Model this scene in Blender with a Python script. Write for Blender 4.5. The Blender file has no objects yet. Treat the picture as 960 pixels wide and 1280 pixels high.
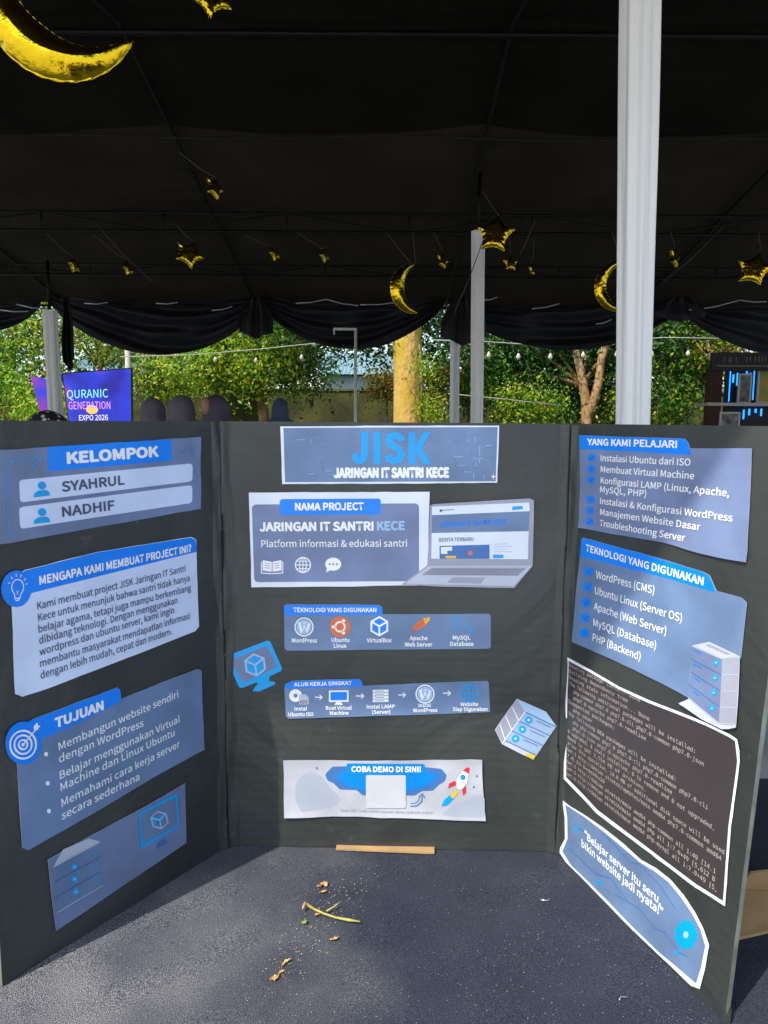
import bpy, bmesh, math, random, os
import numpy as np
from mathutils import Vector, Matrix
random.seed(7); np.random.seed(7)
S = bpy.context.scene
COL = S.collection

# ------------------------------------------------------------------ camera, sky, sun, exposure
TZ = 0.74                      # table top height
BH = 0.60                      # board height
CAMZ = TZ + BH + 0.004
FOC, CX, CY = 950.0, 480.0, 640.0          # in photograph pixels (960 x 1280)
PITCH, ROLL = math.radians(6.95), math.radians(0.40)
fw = Vector((0, math.cos(PITCH), -math.sin(PITCH)))
u0 = Vector((0, math.sin(PITCH), math.cos(PITCH)))
x0 = Vector((1, 0, 0))
RT = x0 * math.cos(ROLL) + u0 * math.sin(ROLL)
UP = -x0 * math.sin(ROLL) + u0 * math.cos(ROLL)
CAM = Vector((0, 0, CAMZ))
cd = bpy.data.cameras.new('camera'); cam = bpy.data.objects.new('camera', cd); COL.objects.link(cam)
M = Matrix((RT, UP, -fw)).transposed().to_4x4(); M.translation = CAM
cam.matrix_world = M
cd.sensor_fit = 'VERTICAL'; cd.sensor_height = 36.0; cd.lens = 36.0 * FOC / 1280.0
cd.clip_start = 0.02; cd.clip_end = 800
S.camera = cam

SUN_EL = math.radians(52.0)
SUN_D = Vector((0.69, 0.724, 0)).normalized()      # horizontal way the sunlight travels
w = bpy.data.worlds.new('World'); S.world = w; w.use_nodes = True
nt = w.node_tree; bg = nt.nodes['Background']
sky = nt.nodes.new('ShaderNodeTexSky'); sky.sky_type = 'NISHITA'; sky.sun_disc = False
sky.sun_elevation = SUN_EL; sky.sun_rotation = math.atan2(-SUN_D.x, -SUN_D.y)
sky.air_density = 1.0; sky.dust_density = 2.0; sky.ozone_density = 1.0
nt.links.new(sky.outputs[0], bg.inputs[0]); bg.inputs[1].default_value = 0.15
ld = bpy.data.lights.new('sun', 'SUN'); ld.energy = 2.5; ld.angle = math.radians(0.53); ld.color = (1, .93, .82)
sun = bpy.data.objects.new('sun', ld); COL.objects.link(sun)
sd = Vector((SUN_D.x * math.cos(SUN_EL), SUN_D.y * math.cos(SUN_EL), -math.sin(SUN_EL)))
sun.rotation_euler = sd.to_track_quat('-Z', 'Y').to_euler(); sun.location = -sd * 30
S.view_settings.view_transform = 'Standard'; S.view_settings.look = 'None'
S.view_settings.exposure = 1.10; S.view_settings.gamma = 1.0
S.render.engine = 'CYCLES'
S.cycles.max_bounces = 8; S.cycles.diffuse_bounces = 4; S.cycles.transparent_max_bounces = 8
S.cycles.use_denoising = True

# ------------------------------------------------------------------ pixel helpers (photograph pixels to places)
def ray(px, py):
    return (fw + RT * ((px - CX) / FOC) - UP * ((py - CY) / FOC))
def on_z(px, py, z):
    d = ray(px, py); return CAM + d * ((z - CAM.z) / d.z)
def at(px, py, D):
    d = ray(px, py); return CAM + d * (D / d.y)

# ------------------------------------------------------------------ materials
MATS = {}
def mat(name, col, rough=.6, metal=0., var=.0, vscale=8., bump=0., bscale=60., spec=.5, sheen=0., trans=0.,
        emit=None, estr=0., coat=0., col2=None, detail=4., stretch=None, bdist=.002):
    if name in MATS: return MATS[name]
    m = bpy.data.materials.new(name); m.use_nodes = True; n = m.node_tree; L = n.links
    b = n.nodes['Principled BSDF']
    b.inputs['Base Color'].default_value = (*col, 1); b.inputs['Roughness'].default_value = rough
    b.inputs['Metallic'].default_value = metal; b.inputs['Specular IOR Level'].default_value = spec
    b.inputs['Sheen Weight'].default_value = sheen; b.inputs['Sheen Roughness'].default_value = .4
    b.inputs['Coat Weight'].default_value = coat
    if emit: b.inputs['Emission Color'].default_value = (*emit, 1); b.inputs['Emission Strength'].default_value = estr
    tc = n.nodes.new('ShaderNodeTexCoord'); src = tc.outputs['Object']
    if stretch:
        mp = n.nodes.new('ShaderNodeMapping'); mp.inputs['Scale'].default_value = stretch
        L.new(src, mp.inputs[0]); src = mp.outputs[0]
    if var or col2:
        no = n.nodes.new('ShaderNodeTexNoise'); no.inputs['Scale'].default_value = vscale; no.inputs['Detail'].default_value = detail
        L.new(src, no.inputs[0])
        cr = n.nodes.new('ShaderNodeValToRGB'); cr.color_ramp.elements[0].position = .35; cr.color_ramp.elements[1].position = .68
        c2 = col2 or tuple(min(1, c * (1 + var)) for c in col)
        c1 = col if col2 else tuple(c * (1 - var) for c in col)
        cr.color_ramp.elements[0].color = (*c1, 1); cr.color_ramp.elements[1].color = (*c2, 1)
        L.new(no.outputs[0], cr.inputs[0]); L.new(cr.outputs[0], b.inputs['Base Color'])
    if bump:
        n2 = n.nodes.new('ShaderNodeTexNoise'); n2.inputs['Scale'].default_value = bscale; n2.inputs['Detail'].default_value = 5
        L.new(src, n2.inputs[0])
        bp = n.nodes.new('ShaderNodeBump'); bp.inputs['Strength'].default_value = bump; bp.inputs['Distance'].default_value = bdist
        L.new(n2.outputs[0], bp.inputs['Height']); L.new(bp.outputs[0], b.inputs['Normal'])
    if trans:
        t = n.nodes.new('ShaderNodeBsdfTranslucent'); mx = n.nodes.new('ShaderNodeMixShader'); mx.inputs[0].default_value = trans
        if b.inputs['Base Color'].is_linked: L.new(b.inputs['Base Color'].links[0].from_socket, t.inputs[0])
        else: t.inputs[0].default_value = (*col, 1)
        out = n.nodes['Material Output']
        L.new(b.outputs[0], mx.inputs[1]); L.new(t.outputs[0], mx.inputs[2]); L.new(mx.outputs[0], out.inputs[0])
    MATS[name] = m
    return m

# ------------------------------------------------------------------ object helpers
def link(name, me, parent=None):
    o = bpy.data.objects.new(name, me); COL.objects.link(o)
    if parent is not None:
        o.parent = parent; o.matrix_parent_inverse = Matrix.Translation(-parent.location)
    return o
def tag(o, label=None, cat=None, group=None, kind=None):
    if label: o['label'] = label
    if cat: o['category'] = cat
    if group: o['group'] = group
    if kind: o['kind'] = kind
    return o
def empty(name, loc, label=None, cat=None, group=None):
    o = bpy.data.objects.new(name, None); o.location = loc; o.empty_display_size = .1; COL.objects.link(o)
    return tag(o, label, cat, group)
class MB:
    """collects verts and faces (world coordinates) with a material index, builds ONE mesh object"""
    def __init__(s): s.v = []; s.f = []; s.m = []; s.mats = []; s.smooth = []
    def mi(s, m):
        if m not in s.mats: s.mats.append(m)
        return s.mats.index(m)
    def add(s, vs, fs, m, smooth=False):
        k = len(s.v); i = s.mi(m); s.v.extend([tuple(p) for p in vs])
        for f in fs: s.f.append(tuple(k + a for a in f)); s.m.append(i); s.smooth.append(smooth)
    def box(s, lo, hi, m, R=None, at_=None):
        x0, y0, z0 = lo; x1, y1, z1 = hi
        vs = [Vector(p) for p in ((x0,y0,z0),(x1,y0,z0),(x1,y1,z0),(x0,y1,z0),(x0,y0,z1),(x1,y0,z1),(x1,y1,z1),(x0,y1,z1))]
        if R is not None: vs = [R @ p for p in vs]
        if at_ is not None: vs = [p + Vector(at_) for p in vs]
        s.add(vs, [(0,3,2,1),(4,5,6,7),(0,1,5,4),(1,2,6,5),(2,3,7,6),(3,0,4,7)], m)
    def tube(s, pts, r, m, n=8, cap=True):
        pts = [Vector(p) for p in pts]; rs = r if isinstance(r, (list, tuple)) else [r] * len(pts)
        vs = []; fs = []; prev = None
        for i, p in enumerate(pts):
            d = (pts[min(i+1, len(pts)-1)] - pts[max(i-1, 0)]).normalized()
            a = Vector((0,0,1)) if abs(d.z) < .9 else Vector((1,0,0))
            if prev is not None: a = prev
            x = (a - d * a.dot(d)).normalized(); prev = x; y = d.cross(x)
            for k in range(n):
                t = 2*math.pi*k/n; vs.append(p + (x*math.cos(t) + y*math.sin(t)) * rs[i])
        for i in range(len(pts)-1):
            for k in range(n):
                a = i*n+k; b = i*n+(k+1) % n; fs.append((a, b, b+n, a+n))
        if cap: fs.append(tuple(range(n))[::-1]); fs.append(tuple((len(pts)-1)*n+k for k in range(n)))
        s.add(vs, fs, m, True)
    def ball(s, c, r, m, nu=14, nv=8, sq=(1,1,1)):
        vs = []; fs = []
        for j in range(nv+1):
            th = math.pi*j/nv
            for i in range(nu):
                ph = 2*math.pi*i/nu
                vs.append((c[0]+r*sq[0]*math.sin(th)*math.cos(ph), c[1]+r*sq[1]*math.sin(th)*math.sin(ph), c[2]+r*sq[2]*math.cos(th)))
        for j in range(nv):
            for i in range(nu):
                a=j*nu+i; b=j*nu+(i+1)%nu; fs.append((a,a+nu,b+nu,b))
        s.add(vs, fs, m, True)
    def grid(s, fn, nu, nv, m, smooth=True):
        vs = [fn(i/nu, j/nv) for j in range(nv+1) for i in range(nu+1)]
        fs = [(j*(nu+1)+i, j*(nu+1)+i+1, (j+1)*(nu+1)+i+1, (j+1)*(nu+1)+i) for j in range(nv) for i in range(nu)]
        s.add(vs, fs, m, smooth)
    def build(s, name, parent=None, mesh_only=False):
        me = bpy.data.meshes.new(name); me.from_pydata(s.v, [], s.f); 
        for m in s.mats: me.materials.append(m)
        me.polygons.foreach_set('material_index', s.m); me.polygons.foreach_set('use_smooth', s.smooth)
        me.update()
        if mesh_only: return me
        return link(name, me, parent)
def vnoise(x, y=0., z=0.):
    from mathutils import noise
    return noise.noise(Vector((x, y, z)))

# ------------------------------------------------------------------ GROUND
M_ground = mat('paving ground', (.50,.50,.48), .9, var=.2, vscale=2.2, bump=.4, bscale=30)
g = MB(); g.grid(lambda u, v: (-150+300*u, -60+320*v, 0.0), 30, 32, M_ground, False)
tag(g.build('ground'), kind='structure')
M_grass = mat('ground cover', (.05,.09,.02), .9, var=.5, vscale=3., bump=.6, bscale=25)
g = MB(); g.grid(lambda u, v: (-40+80*u, 15.6+60*v, .004), 20, 20, M_grass, False)
tag(g.build('lawn'), kind='structure')

# ------------------------------------------------------------------ TENT ROOF, TRUSSES, POLES
EY0, EZ0, RY, RZ, EY1, EZ1 = -0.27, 3.30, 7.0, 4.80, 14.0, 3.42
def roof_z(y): return EZ0 + (RZ-EZ0)*(y-EY0)/(RY-EY0) if y < RY else EZ1 + (RZ-EZ1)*(EY1-y)/(EY1-RY)
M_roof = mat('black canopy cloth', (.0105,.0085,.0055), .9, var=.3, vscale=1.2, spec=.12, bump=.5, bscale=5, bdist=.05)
M_pipe = mat('dark tent pipe', (.008,.007,.006), .55, metal=.6)
M_seam = mat('canopy seam', (.011,.009,.006), .8)
XS = [-16.1, -12.7, -9.3, -5.75, -2.32, 1.08, 4.5, 7.9, 11.3, 14.7]
tent = empty('tent', (0, 7, 0), 'long black fabric tent canopy on steel trusses roofing the whole area overhead', 'tent')
b = MB()
M_roof_lit = mat('bounce lit canopy cloth', (.034,.025,.015), .85, var=.25, vscale=1.0, bump=.5, bscale=5, bdist=.05, spec=.15)  # same canopy, coloured lighter and browner at the rear to imitate ground bounce
for (ya, yb, mr_) in ((EY0, RY, M_roof), (RY, 8.62, M_roof), (8.62, EY1, M_roof_lit)):
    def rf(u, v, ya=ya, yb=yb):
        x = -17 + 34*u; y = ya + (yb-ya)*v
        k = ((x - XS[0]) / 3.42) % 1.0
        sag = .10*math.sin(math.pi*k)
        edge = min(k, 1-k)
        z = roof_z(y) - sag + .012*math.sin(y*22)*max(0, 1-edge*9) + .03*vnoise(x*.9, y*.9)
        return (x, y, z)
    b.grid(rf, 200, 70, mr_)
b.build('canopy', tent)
sm = MB()
for y in (8.62, 10.4, 5.6, 4.0):
    sm.tube([(-17+34*i/60., y + .05*vnoise(i*.3, y), roof_z(y) - .12 - .02*math.sin(i)) for i in range(61)], .012, M_seam, 5)
    o = sm.build('seam', tent); sm = MB()
for x in XS[2:9]:
    r_ = MB(); r_.tube([(x, EY0, EZ0-.05), (x, RY, RZ-.06), (x, EY1, EZ1-.05)], .02, M_pipe, 8); r_.build('rafter', tent)
rg = MB(); rg.tube([(-17, RY, RZ-.16), (17, RY, RZ-.16)], .028, M_pipe, 8); rg.build('ridge_pipe', tent)
# trusses
def truss(y, zt, zb, label, nb=14, x0=-9., x1=9.5):
    t = empty('roof_truss', (0, y, zb), label, 'truss', 'steel trusses under the canopy')
    for z in (zt, zb):
        c = MB(); c.tube([(x0, y, z), (x1, y, z)], .016 if z == zt else .02, M_pipe, 6); c.build('chord', t)
    dx = (x1-x0)/nb
    for i in range(nb):
        a = x0 + i*dx
        for p, q in (((a, y, zb), (a, y, zt)), ((a, y, zb if i % 2 else zt), (a+dx, y, zt if i % 2 else zb))):
            c = MB(); c.tube([p, q], .010, M_pipe, 5); c.build('brace', t)
D1, D2 = 8.5, 11.4
truss(D1, at(480, 268, D1).z, at(480, 291, D1).z, 'black steel lattice truss nearer the camera, above the top of the slim white pole')
truss(D2, at(480, 333, D2).z, at(480, 346, D2).z, 'dark steel lattice truss farther back, low above the black swags', nb=18, x0=-10, x1=10.5)

M_white = mat('white drape cloth', (.92,.94,.96), .8, var=.02, vscale=2, bump=.12, bscale=4, bdist=.01)
M_sheer = mat('black drape cloth', (.008,.009,.013), .62, var=.2, vscale=6, bump=.4, bscale=7, bdist=.015, spec=.4)
def draped_pole(D, pxa, pya, pxb, pyb, rt, rb, label, folds=9, amp=.16, seed=0):
    """white cloth gathered round a post, from the ground to its top"""
    top = at(pxa, pya, D); bot = at(pxb, pyb, D)
    dirx = (bot.x-top.x)/(top.z-bot.z)
    zt = top.z; 
    t = empty('draped_pole', (top.x + dirx*zt, D, 0), label, 'tent pole', 'cloth wrapped tent poles')
    b = MB()
    def fn(u, v):
        a = 2*math.pi*u; z = zt*v
        r = rb + (rt-rb)*v
        k = 1 + amp*(.7*math.sin(folds*a + .6*math.sin(z*1.7+seed)) + .3*math.sin((folds*2-3)*a + seed + z*.7)) + .02*vnoise(z*2, a*2, seed) + .03*math.sin(z*3+seed)
        return (top.x + dirx*(zt-z) + r*k*math.cos(a), D + r*k*math.sin(a), z)
    b.grid(fn, 96, 46, M_white); b.build('cloth_wrap', t)
    c = MB(); c.tube([(top.x, D, zt+.0), (top.x, D, min(roof_z(D)-.05, zt+.6))], .022, M_pipe, 8); c.build('post', t)
    return t
dp = draped_pole(3.1, 801, -60, 792, 527, .068, .056, 'tall white cloth wrapped pole nearest the camera, behind the right panel', folds=7, amp=.17)
draped_pole(8.45, 598, 289, 596, 527, .070, .062, 'slim white cloth wrapped pole topped by the star balloon, right of the wide tree trunk', folds=8, amp=.14, seed=2)
draped_pole(13.9, 569, 394, 568, 527, .08, .08, 'thin grey white pole just left of the star balloon pole', folds=6, amp=.1, seed=4)
draped_pole(9.6, 62, 388, 70, 527, .078, .092, 'white cloth wrapped post at the left in front of the purple screen', folds=6, amp=.15, seed=5)

# eave pipe and clamps at the back
M_steel = mat('galvanised pipe', (.55,.56,.57), .35, metal=.9)
rail = empty('eave_rail', (0, 13.6, 0), 'long thin metal rail carrying the black swags along the back eave', 'rail')
er = MB(); er.tube([(-11, 13.75, EZ1-.12), (11, 13.75, EZ1-.12)], .02, M_pipe, 8); er.build('rail_pipe', rail)
for (xa, ya, xb, yb) in ((-2,387,35,389),(20,380,58,386),(105,379,135,378),(195,379,222,378),(265,388,290,383),(370,379,408,374),(408,374,448,382),(450,381,500,377),
                         (605,375,622,371),(665,386,700,379),(745,405,765,399),(858,387,878,386),(865,388,925,375),(925,375,958,377)):
    c = MB(); c.tube([at(xa, ya, 13.45), at((xa+xb)/2, (ya+yb)/2+1.5, 13.45), at(xb, yb, 13.45)], .013, M_steel, 6); c.build('clamp_rod', rail)

# swags
def swag(xa, xb, ytop, ylow, D, label, seed, tailw=0, ty=None, y2top=None):
    A = at(xa, ytop-9, D); B = at(xb, (y2top or ytop)-9, D); low = at((xa+xb)/2, ylow, D).z
    b = MB()
    def fn(u, v):
        x = A.x + (B.x-A.x)*u; par = 4*u*(1-u); zt = A.z + (B.z-A.z)*u
        topz = zt - .10*par; botz = zt - .12 - (zt-low-.12)*par**.85
        z = topz + (botz-topz)*v
        y = D + (.05*math.sin(v*17+seed+3*math.sin(u*4+seed)) + .09*vnoise(u*5+seed, v*5, seed))*(.35+.65*par) + .12*par*v + .05*math.sin(u*17+seed)
        return (x, y, z)
    b.grid(fn, 60, 36, M_sheer)
    return tag(b.build('swag_drape'), label, 'drape', 'black swags along the back eave')
SW = [(-215,52,383,424,'black swag drape at the far left, ending at the left white post'),
      (60,332,379,443,'wide black swag drape above the purple screen and the standing women'),
      (322,556,380,436,'black swag drape above the thin metal pole and wide tree trunk'),
      (560,862,379,437,'broad black swag drape behind the tall near white pole'),
      (846,1120,379,441,'black swag drape above the stall at the right'),]
for i, (a, b_, t, l, lab) in enumerate(SW): swag(a, b_, t, l, 13.7 + .02*i, lab, i*1.7)
def tail(px, pyb, wpx, D, label, seed):
    top = at(px, 371, D); bot = at(px, pyb, D); wd = wpx/FOC*D
    b = MB()
    def fn(u, v):
        ww = wd*(.35+.65*math.sin(min(1, v*1.3)*math.pi/2))
        return (top.x + (u-.5)*ww, D + .05*math.sin(u*16+seed)+.02*math.sin(v*6), top.z + (bot.z-top.z)*v*(1-.18*abs(2*u-1)))
    b.grid(fn, 30, 16, M_sheer)
    tag(b.build('drape_tail'), label, 'drape', 'gathered drape tails between the swags')
tail(320, 424, 42, 13.45, 'gathered black cloth tail between the screen swag and the metal pole swag', 0)
tail(580, 432, 56, 13.4, 'gathered black cloth tail around the thin grey white pole', 1)
tail(850, 402, 60, 13.4, 'short black cloth tail between the two swags on the right', 2)
tail(83, 466, 14, 9.75, 'narrow black cloth hanging behind the left white post', 3)

# ------------------------------------------------------------------ TREES
def leaf_mesh(pts, nrm, size, mats, name, parent, mi=None):
    n = len(pts); r = np.random.normal(size=(n, 3)); nrm = nrm + .65*r; nrm /= np.linalg.norm(nrm, axis=1)[:, None]
    a = np.cross(nrm, np.random.normal(size=(n, 3))); a /= np.linalg.norm(a, axis=1)[:, None]; c = np.cross(nrm, a)
    s = size*np.random.uniform(.6, 1.35, (n, 1))
    v = np.stack([pts-a*s, pts+c*s*.42, pts+a*s, pts-c*s*.42], 1).reshape(-1, 3)
    me = bpy.data.meshes.new(name); me.vertices.add(4*n); me.vertices.foreach_set('co', v.ravel())
    me.loops.add(4*n); me.loops.foreach_set('vertex_index', np.arange(4*n)); me.polygons.add(n)
    me.polygons.foreach_set('loop_start', np.arange(0, 4*n, 4))
    for m in mats: me.materials.append(m)
    me.polygons.foreach_set('material_index', np.random.choice(len(mats), n) if mi is None else mi); me.update(); me.validate()
    return link(name, me, parent)
def leafmat(name, c, t=.30): return mat(name, c, .5, trans=t, spec=.35)
LG = [leafmat('leaf mid green', (.06,.18,.010)), leafmat('leaf bright green', (.15,.36,.012)), leafmat('leaf yellow green', (.36,.42,.015)), leafmat('leaf deep green', (.016,.05,.010))]
LB = [LG[1], LG[2], LG[2], LG[0], LG[3]]; LD = [LG[3], LG[3], LG[0]]; LM = [LG[0], LG[2], LG[3], LG[3]]
LY = [leafmat('leaf lit yellow', (.50,.50,.04)), LG[2], LG[1]]
LR = [leafmat('leaf dry russet', (.20,.09,.02)), LG[2], LG[0]]
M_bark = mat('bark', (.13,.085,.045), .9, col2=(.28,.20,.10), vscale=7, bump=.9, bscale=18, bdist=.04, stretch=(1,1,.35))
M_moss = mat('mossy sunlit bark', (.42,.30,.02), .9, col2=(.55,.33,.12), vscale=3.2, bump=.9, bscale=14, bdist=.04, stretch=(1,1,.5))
def crown(blobs, n, size, mats, parent, name='crown'):
    P = []; N = []; MI = []; tot = sum(r[0]*r[2] for _, r in blobs)
    n = int(n*3.6); size = size*.56
    for c, r in blobs:
        k = max(20, int(n*r[0]*r[2]/tot)); c = np.array(c); r = np.array(r)
        # clumps spread over the blob, leaves spread round each clump
        kc = max(6, k//130); d = np.random.normal(size=(kc, 3)); d /= np.linalg.norm(d, axis=1)[:, None]
        cc = d*np.random.uniform(.45, 1.02, (kc, 1)); idx = np.random.randint(0, kc, k)
        p = cc[idx]*r + np.random.normal(size=(k, 3))*size*4.0*np.random.uniform(.7, 1.6, (kc, 1))[idx]
        cm_ = np.random.choice(len(mats), kc); MI.append(np.where(np.random.rand(k) < .3, np.random.choice(len(mats), k), cm_[idx]))
        P.append(c+p); N.append(d[idx])
    return leaf_mesh(np.concatenate(P), np.concatenate(N), size, mats, name, parent, np.concatenate(MI))
def tree(name, label, trunk, blobs, n, size, mats, cat='tree', bark=None, group='trees behind the tent', cname='crown'):
    base = Vector(trunk[0][0]) if trunk else Vector(blobs[0][0])
    t = empty(name, (base.x, base.y, 0), label, cat, group)
    for chain, rs in trunk:
        b = MB(); b.tube([Vector(p) for p in chain], rs, bark or M_bark, 12); b.build('trunk', t)
    if blobs: crown(blobs, n, size, mats, t, cname)
    return t
def tr(chain, rs): return (chain, rs)
def fixed(trunk): return trunk
def B(px, py, D, rx, rz, ry=None):      # blob: place by where it is seen, half-sizes in metres
    p = at(px, py, D); return ((p.x, p.y, p.z), (rx, ry or rx*.8, rz))
def ch(*pts): return [tuple(at(a, b, D)) for a, b, D in pts]
def T(*args):  # trunk chain from ground: first point dropped to z=0
    c = [Vector(p) for p in ch(*args)]; c.insert(0, Vector((c[0].x, c[0].y, -.05))); return c
def tree2(name, label, chains, blobs, n, size, mats, **k):
    t = empty(name, (chains[0][0][0].x, chains[0][0][0].y, 0), label, k.get('cat', 'tree'), k.get('group', 'trees behind the tent'))
    for c, rs in chains:
        b = MB(); b.tube(c, rs, k.get('bark', M_bark), 14)
        b.build('trunk', t)
    tip = chains[0][0][-2] if len(chains[0][0]) > 2 else chains[0][0][-1]
    if k.get('cat', 'tree') == 'tree':
        for (c, r_) in blobs:
            c = Vector(c); m_ = tip.lerp(c, .55) + Vector((0, 0, .12)); b = MB(); b.tube([tip + Vector((0,0,-.2)), m_, c], [.045, .03, .012], k.get('bark', M_bark), 7); b.build('branch', t)
    if blobs: crown(blobs, n, size, mats, t)
    return t
tree2('tree', 'leafy green tree at the far left edge beside the white post', [(T((10,520,19),(14,440,19),(20,340,19)), [.16,.14,.11,.08])],
      [B(-10,440,19,1.3,1.1), B(35,415,19,1.0,.9), B(10,490,18.6,1.1,.7), B(-60,400,19.5,1.8,1.6), B(30,340,20,2,1.2)], 4600, .10, LB)
tree2('tree', 'thin young tree with sparse yellow green leaves behind the purple screen', [(T((126,520,21),(125,450,21),(122,400,21)), [.09,.08,.07,.05]),([at(125,450,21), at(150,420,21)],[.05,.03]),([at(125,462,21), at(98,428,21)],[.05,.03])],
      [B(115,420,21,1.0,.6), B(150,432,21,.9,.4), B(90,420,20.6,.8,.7), B(170,405,21.3,1.2,.8),B(205,428,20.4,.8,.6)], 2100, .095, LY)
tree2('tree', 'big sunlit broadleaf tree between the women and the thin metal pole', [(T((330,520,18.5),(325,480,18.5),(335,430,18.6),(345,380,18.8)), [.14,.13,.12,.1,.08])],
      [B(296,452,18.2,.75,.55), B(345,428,18,.8,.7), B(378,452,18.4,.5,.6), B(262,462,18.6,.55,.4), B(335,470,18.1,.8,.35), B(350,395,18.6,1.2,.7), B(285,422,18.9,.8,.6), B(392,478,18.8,.35,.25)], 7600, .105, LB)
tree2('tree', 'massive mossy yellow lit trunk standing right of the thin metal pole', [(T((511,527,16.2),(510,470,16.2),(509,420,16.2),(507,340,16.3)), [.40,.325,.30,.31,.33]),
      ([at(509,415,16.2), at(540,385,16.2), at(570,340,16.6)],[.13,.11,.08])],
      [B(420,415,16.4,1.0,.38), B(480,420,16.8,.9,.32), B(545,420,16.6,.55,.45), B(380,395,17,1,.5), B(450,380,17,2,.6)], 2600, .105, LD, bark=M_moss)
tree2('climbing_plant', 'bright green creeper climbing the right side of the mossy trunk', [([at(528,535,15.75), at(527,470,15.8), at(524,430,15.85)], [.02,.02,.012])],
      [B(535,505,15.7,.16,.4,.2), B(529,470,15.7,.12,.4,.15), B(545,520,15.7,.25,.3,.2)], 420, .06, LY, cat='plant', group='plants')
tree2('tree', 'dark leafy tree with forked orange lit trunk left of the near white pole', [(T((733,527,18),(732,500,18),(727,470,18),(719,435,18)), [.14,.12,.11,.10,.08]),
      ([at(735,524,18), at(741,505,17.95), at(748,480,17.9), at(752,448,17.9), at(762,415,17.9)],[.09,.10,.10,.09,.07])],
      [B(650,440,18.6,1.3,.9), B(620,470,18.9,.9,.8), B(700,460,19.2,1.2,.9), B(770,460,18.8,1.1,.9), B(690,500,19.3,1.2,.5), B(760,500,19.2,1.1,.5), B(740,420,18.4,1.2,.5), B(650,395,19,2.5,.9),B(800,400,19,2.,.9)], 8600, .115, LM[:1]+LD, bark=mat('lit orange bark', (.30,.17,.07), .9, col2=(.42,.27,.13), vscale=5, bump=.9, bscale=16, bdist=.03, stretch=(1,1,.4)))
tree2('tree', 'green tree between the near white pole and the stall', [(T((852,520,17.4),(850,470,17.4),(846,420,17.4)), [.10,.09,.08,.06])],
      [B(840,430,17.2,.75,.8), B(865,465,17.4,.6,.7), B(830,500,17.3,.7,.5), B(880,440,17.8,.7,.5), B(860,405,17.6,1.4,.6)], 5200, .10, LM)
tree2('tree', 'dry twiggy tree with yellowish leaves directly above the stall sign', [(T((900,520,16.5),(893,470,16.5),(884,425,16.5)), [.06,.05,.04,.03]),([at(893,470,16.5),at(915,425,16.5)],[.03,.015]),([at(890,455,16.5),at(868,425,16.6)],[.025,.012])],
      [B(905,430,16.5,.5,.35), B(885,445,16.6,.3,.3), B(940,430,17,.7,.3)], 700, .075, LR)
for (px, py, D, rx, rz, n, ms, lab) in ((205,478,17.6,.75,.42,1100,LB,'bright fern like bush spilling over the wall behind the women'),
        (655,512,17.2,.75,.35,1200,LB,'light green bush low behind the centre panel right of the slim pole'),
        (545,470,19,.5,.5,700,LR,'russet and green bush beside the mossy trunk above the wall'),
        (482,484,19.5,.42,.18,700,LR,'reddish shrub on the wall left of the mossy trunk'),
        (60,512,18,.9,.35,900,LY,'sunlit yellow shrub behind the left white post'),
        (585,470,20,.9,1.1,1500,LM,'green bush between the mossy trunk and the slim white pole'),
        (800,512,18.2,1.1,.4,1300,LM,'low green bush behind the foot of the near white pole')):
    p = at(px, py, D); st = Vector((p.x, p.y, 0))
    tree2('bush', lab, [([st, Vector((p.x+.05, p.y, p.z))], [.04,.02])], [B(px,py,D,rx,rz)], n, .085, ms, cat='bush', group='bushes')
# distant tree belt beyond the wall
fb = MB()
blobs = []
for i in range(26):
    x = -22 + i*1.8 + random.uniform(-.5,.5)
    p = at(448, 470, 32)
    if abs(x - p.x) < 3.0: continue
    blobs.append(((x, 31+random.uniform(-1,2), 3.2+random.uniform(-.5,1.6)), (1.8, 1.5, 2.6)))
fo = crown(blobs, 9000, .22, LM, None, 'far_woodland'); tag(fo, 'mass of green woodland far behind the wall', 'woodland', kind='stuff')
M_teal = mat('pale teal roof sheet', (.16,.27,.29), .55, var=.12, vscale=.6); M_far = mat('pale far wall', (.22,.27,.28), .8, var=.1, vscale=.5)
def far_house(px0, px1, D, ye, yr, label):
    A = at(px0, ye, D); C = at(px1, ye, D); zr = at(px0, yr, D).z; t = empty('far_building', ((A.x+C.x)/2, D, 0), label, 'building', 'buildings far behind the wall')
    b = MB(); b.box((A.x+.4, D+.5, 0), (C.x-.4, D+8, A.z-.05), M_far); b.build('wall', t)
    b = MB(); nx = 46
    for i in range(nx):
        xa = A.x + (C.x-A.x)*i/nx; xb = A.x + (C.x-A.x)*(i+1)/nx; o_ = .05*(i % 2); o2 = .05*((i+1) % 2)
        b.add([(xa, D, A.z+o_), (xb, D, A.z+o2), (xb, D+4, zr+o2), (xa, D+4, zr+o_)], [(0,1,2,3)], M_teal); b.add([(xa, D+8, A.z+o_), (xb, D+8, A.z+o2), (xb, D+4, zr+o2), (xa, D+4, zr+o_)], [(0,3,2,1)], M_teal)
    b.build('roof', t)
    for i in range(4):
        x = A.x + (C.x-A.x)*(i+.5)/4; b = MB(); b.box((x-.5, D+.44, 1.2), (x+.5, D+.52, 2.3), M_blk0); b.build('window', t)
M_blk0 = mat('dark window glass', (.02,.03,.035), .15)
far_house(395, 505, 42, 468, 434, 'pale teal roofed building seen through the gap beside the mossy trunk')
far_house(80, 172, 40, 462, 428, 'pale teal roofed building seen above the purple screen')
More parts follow.
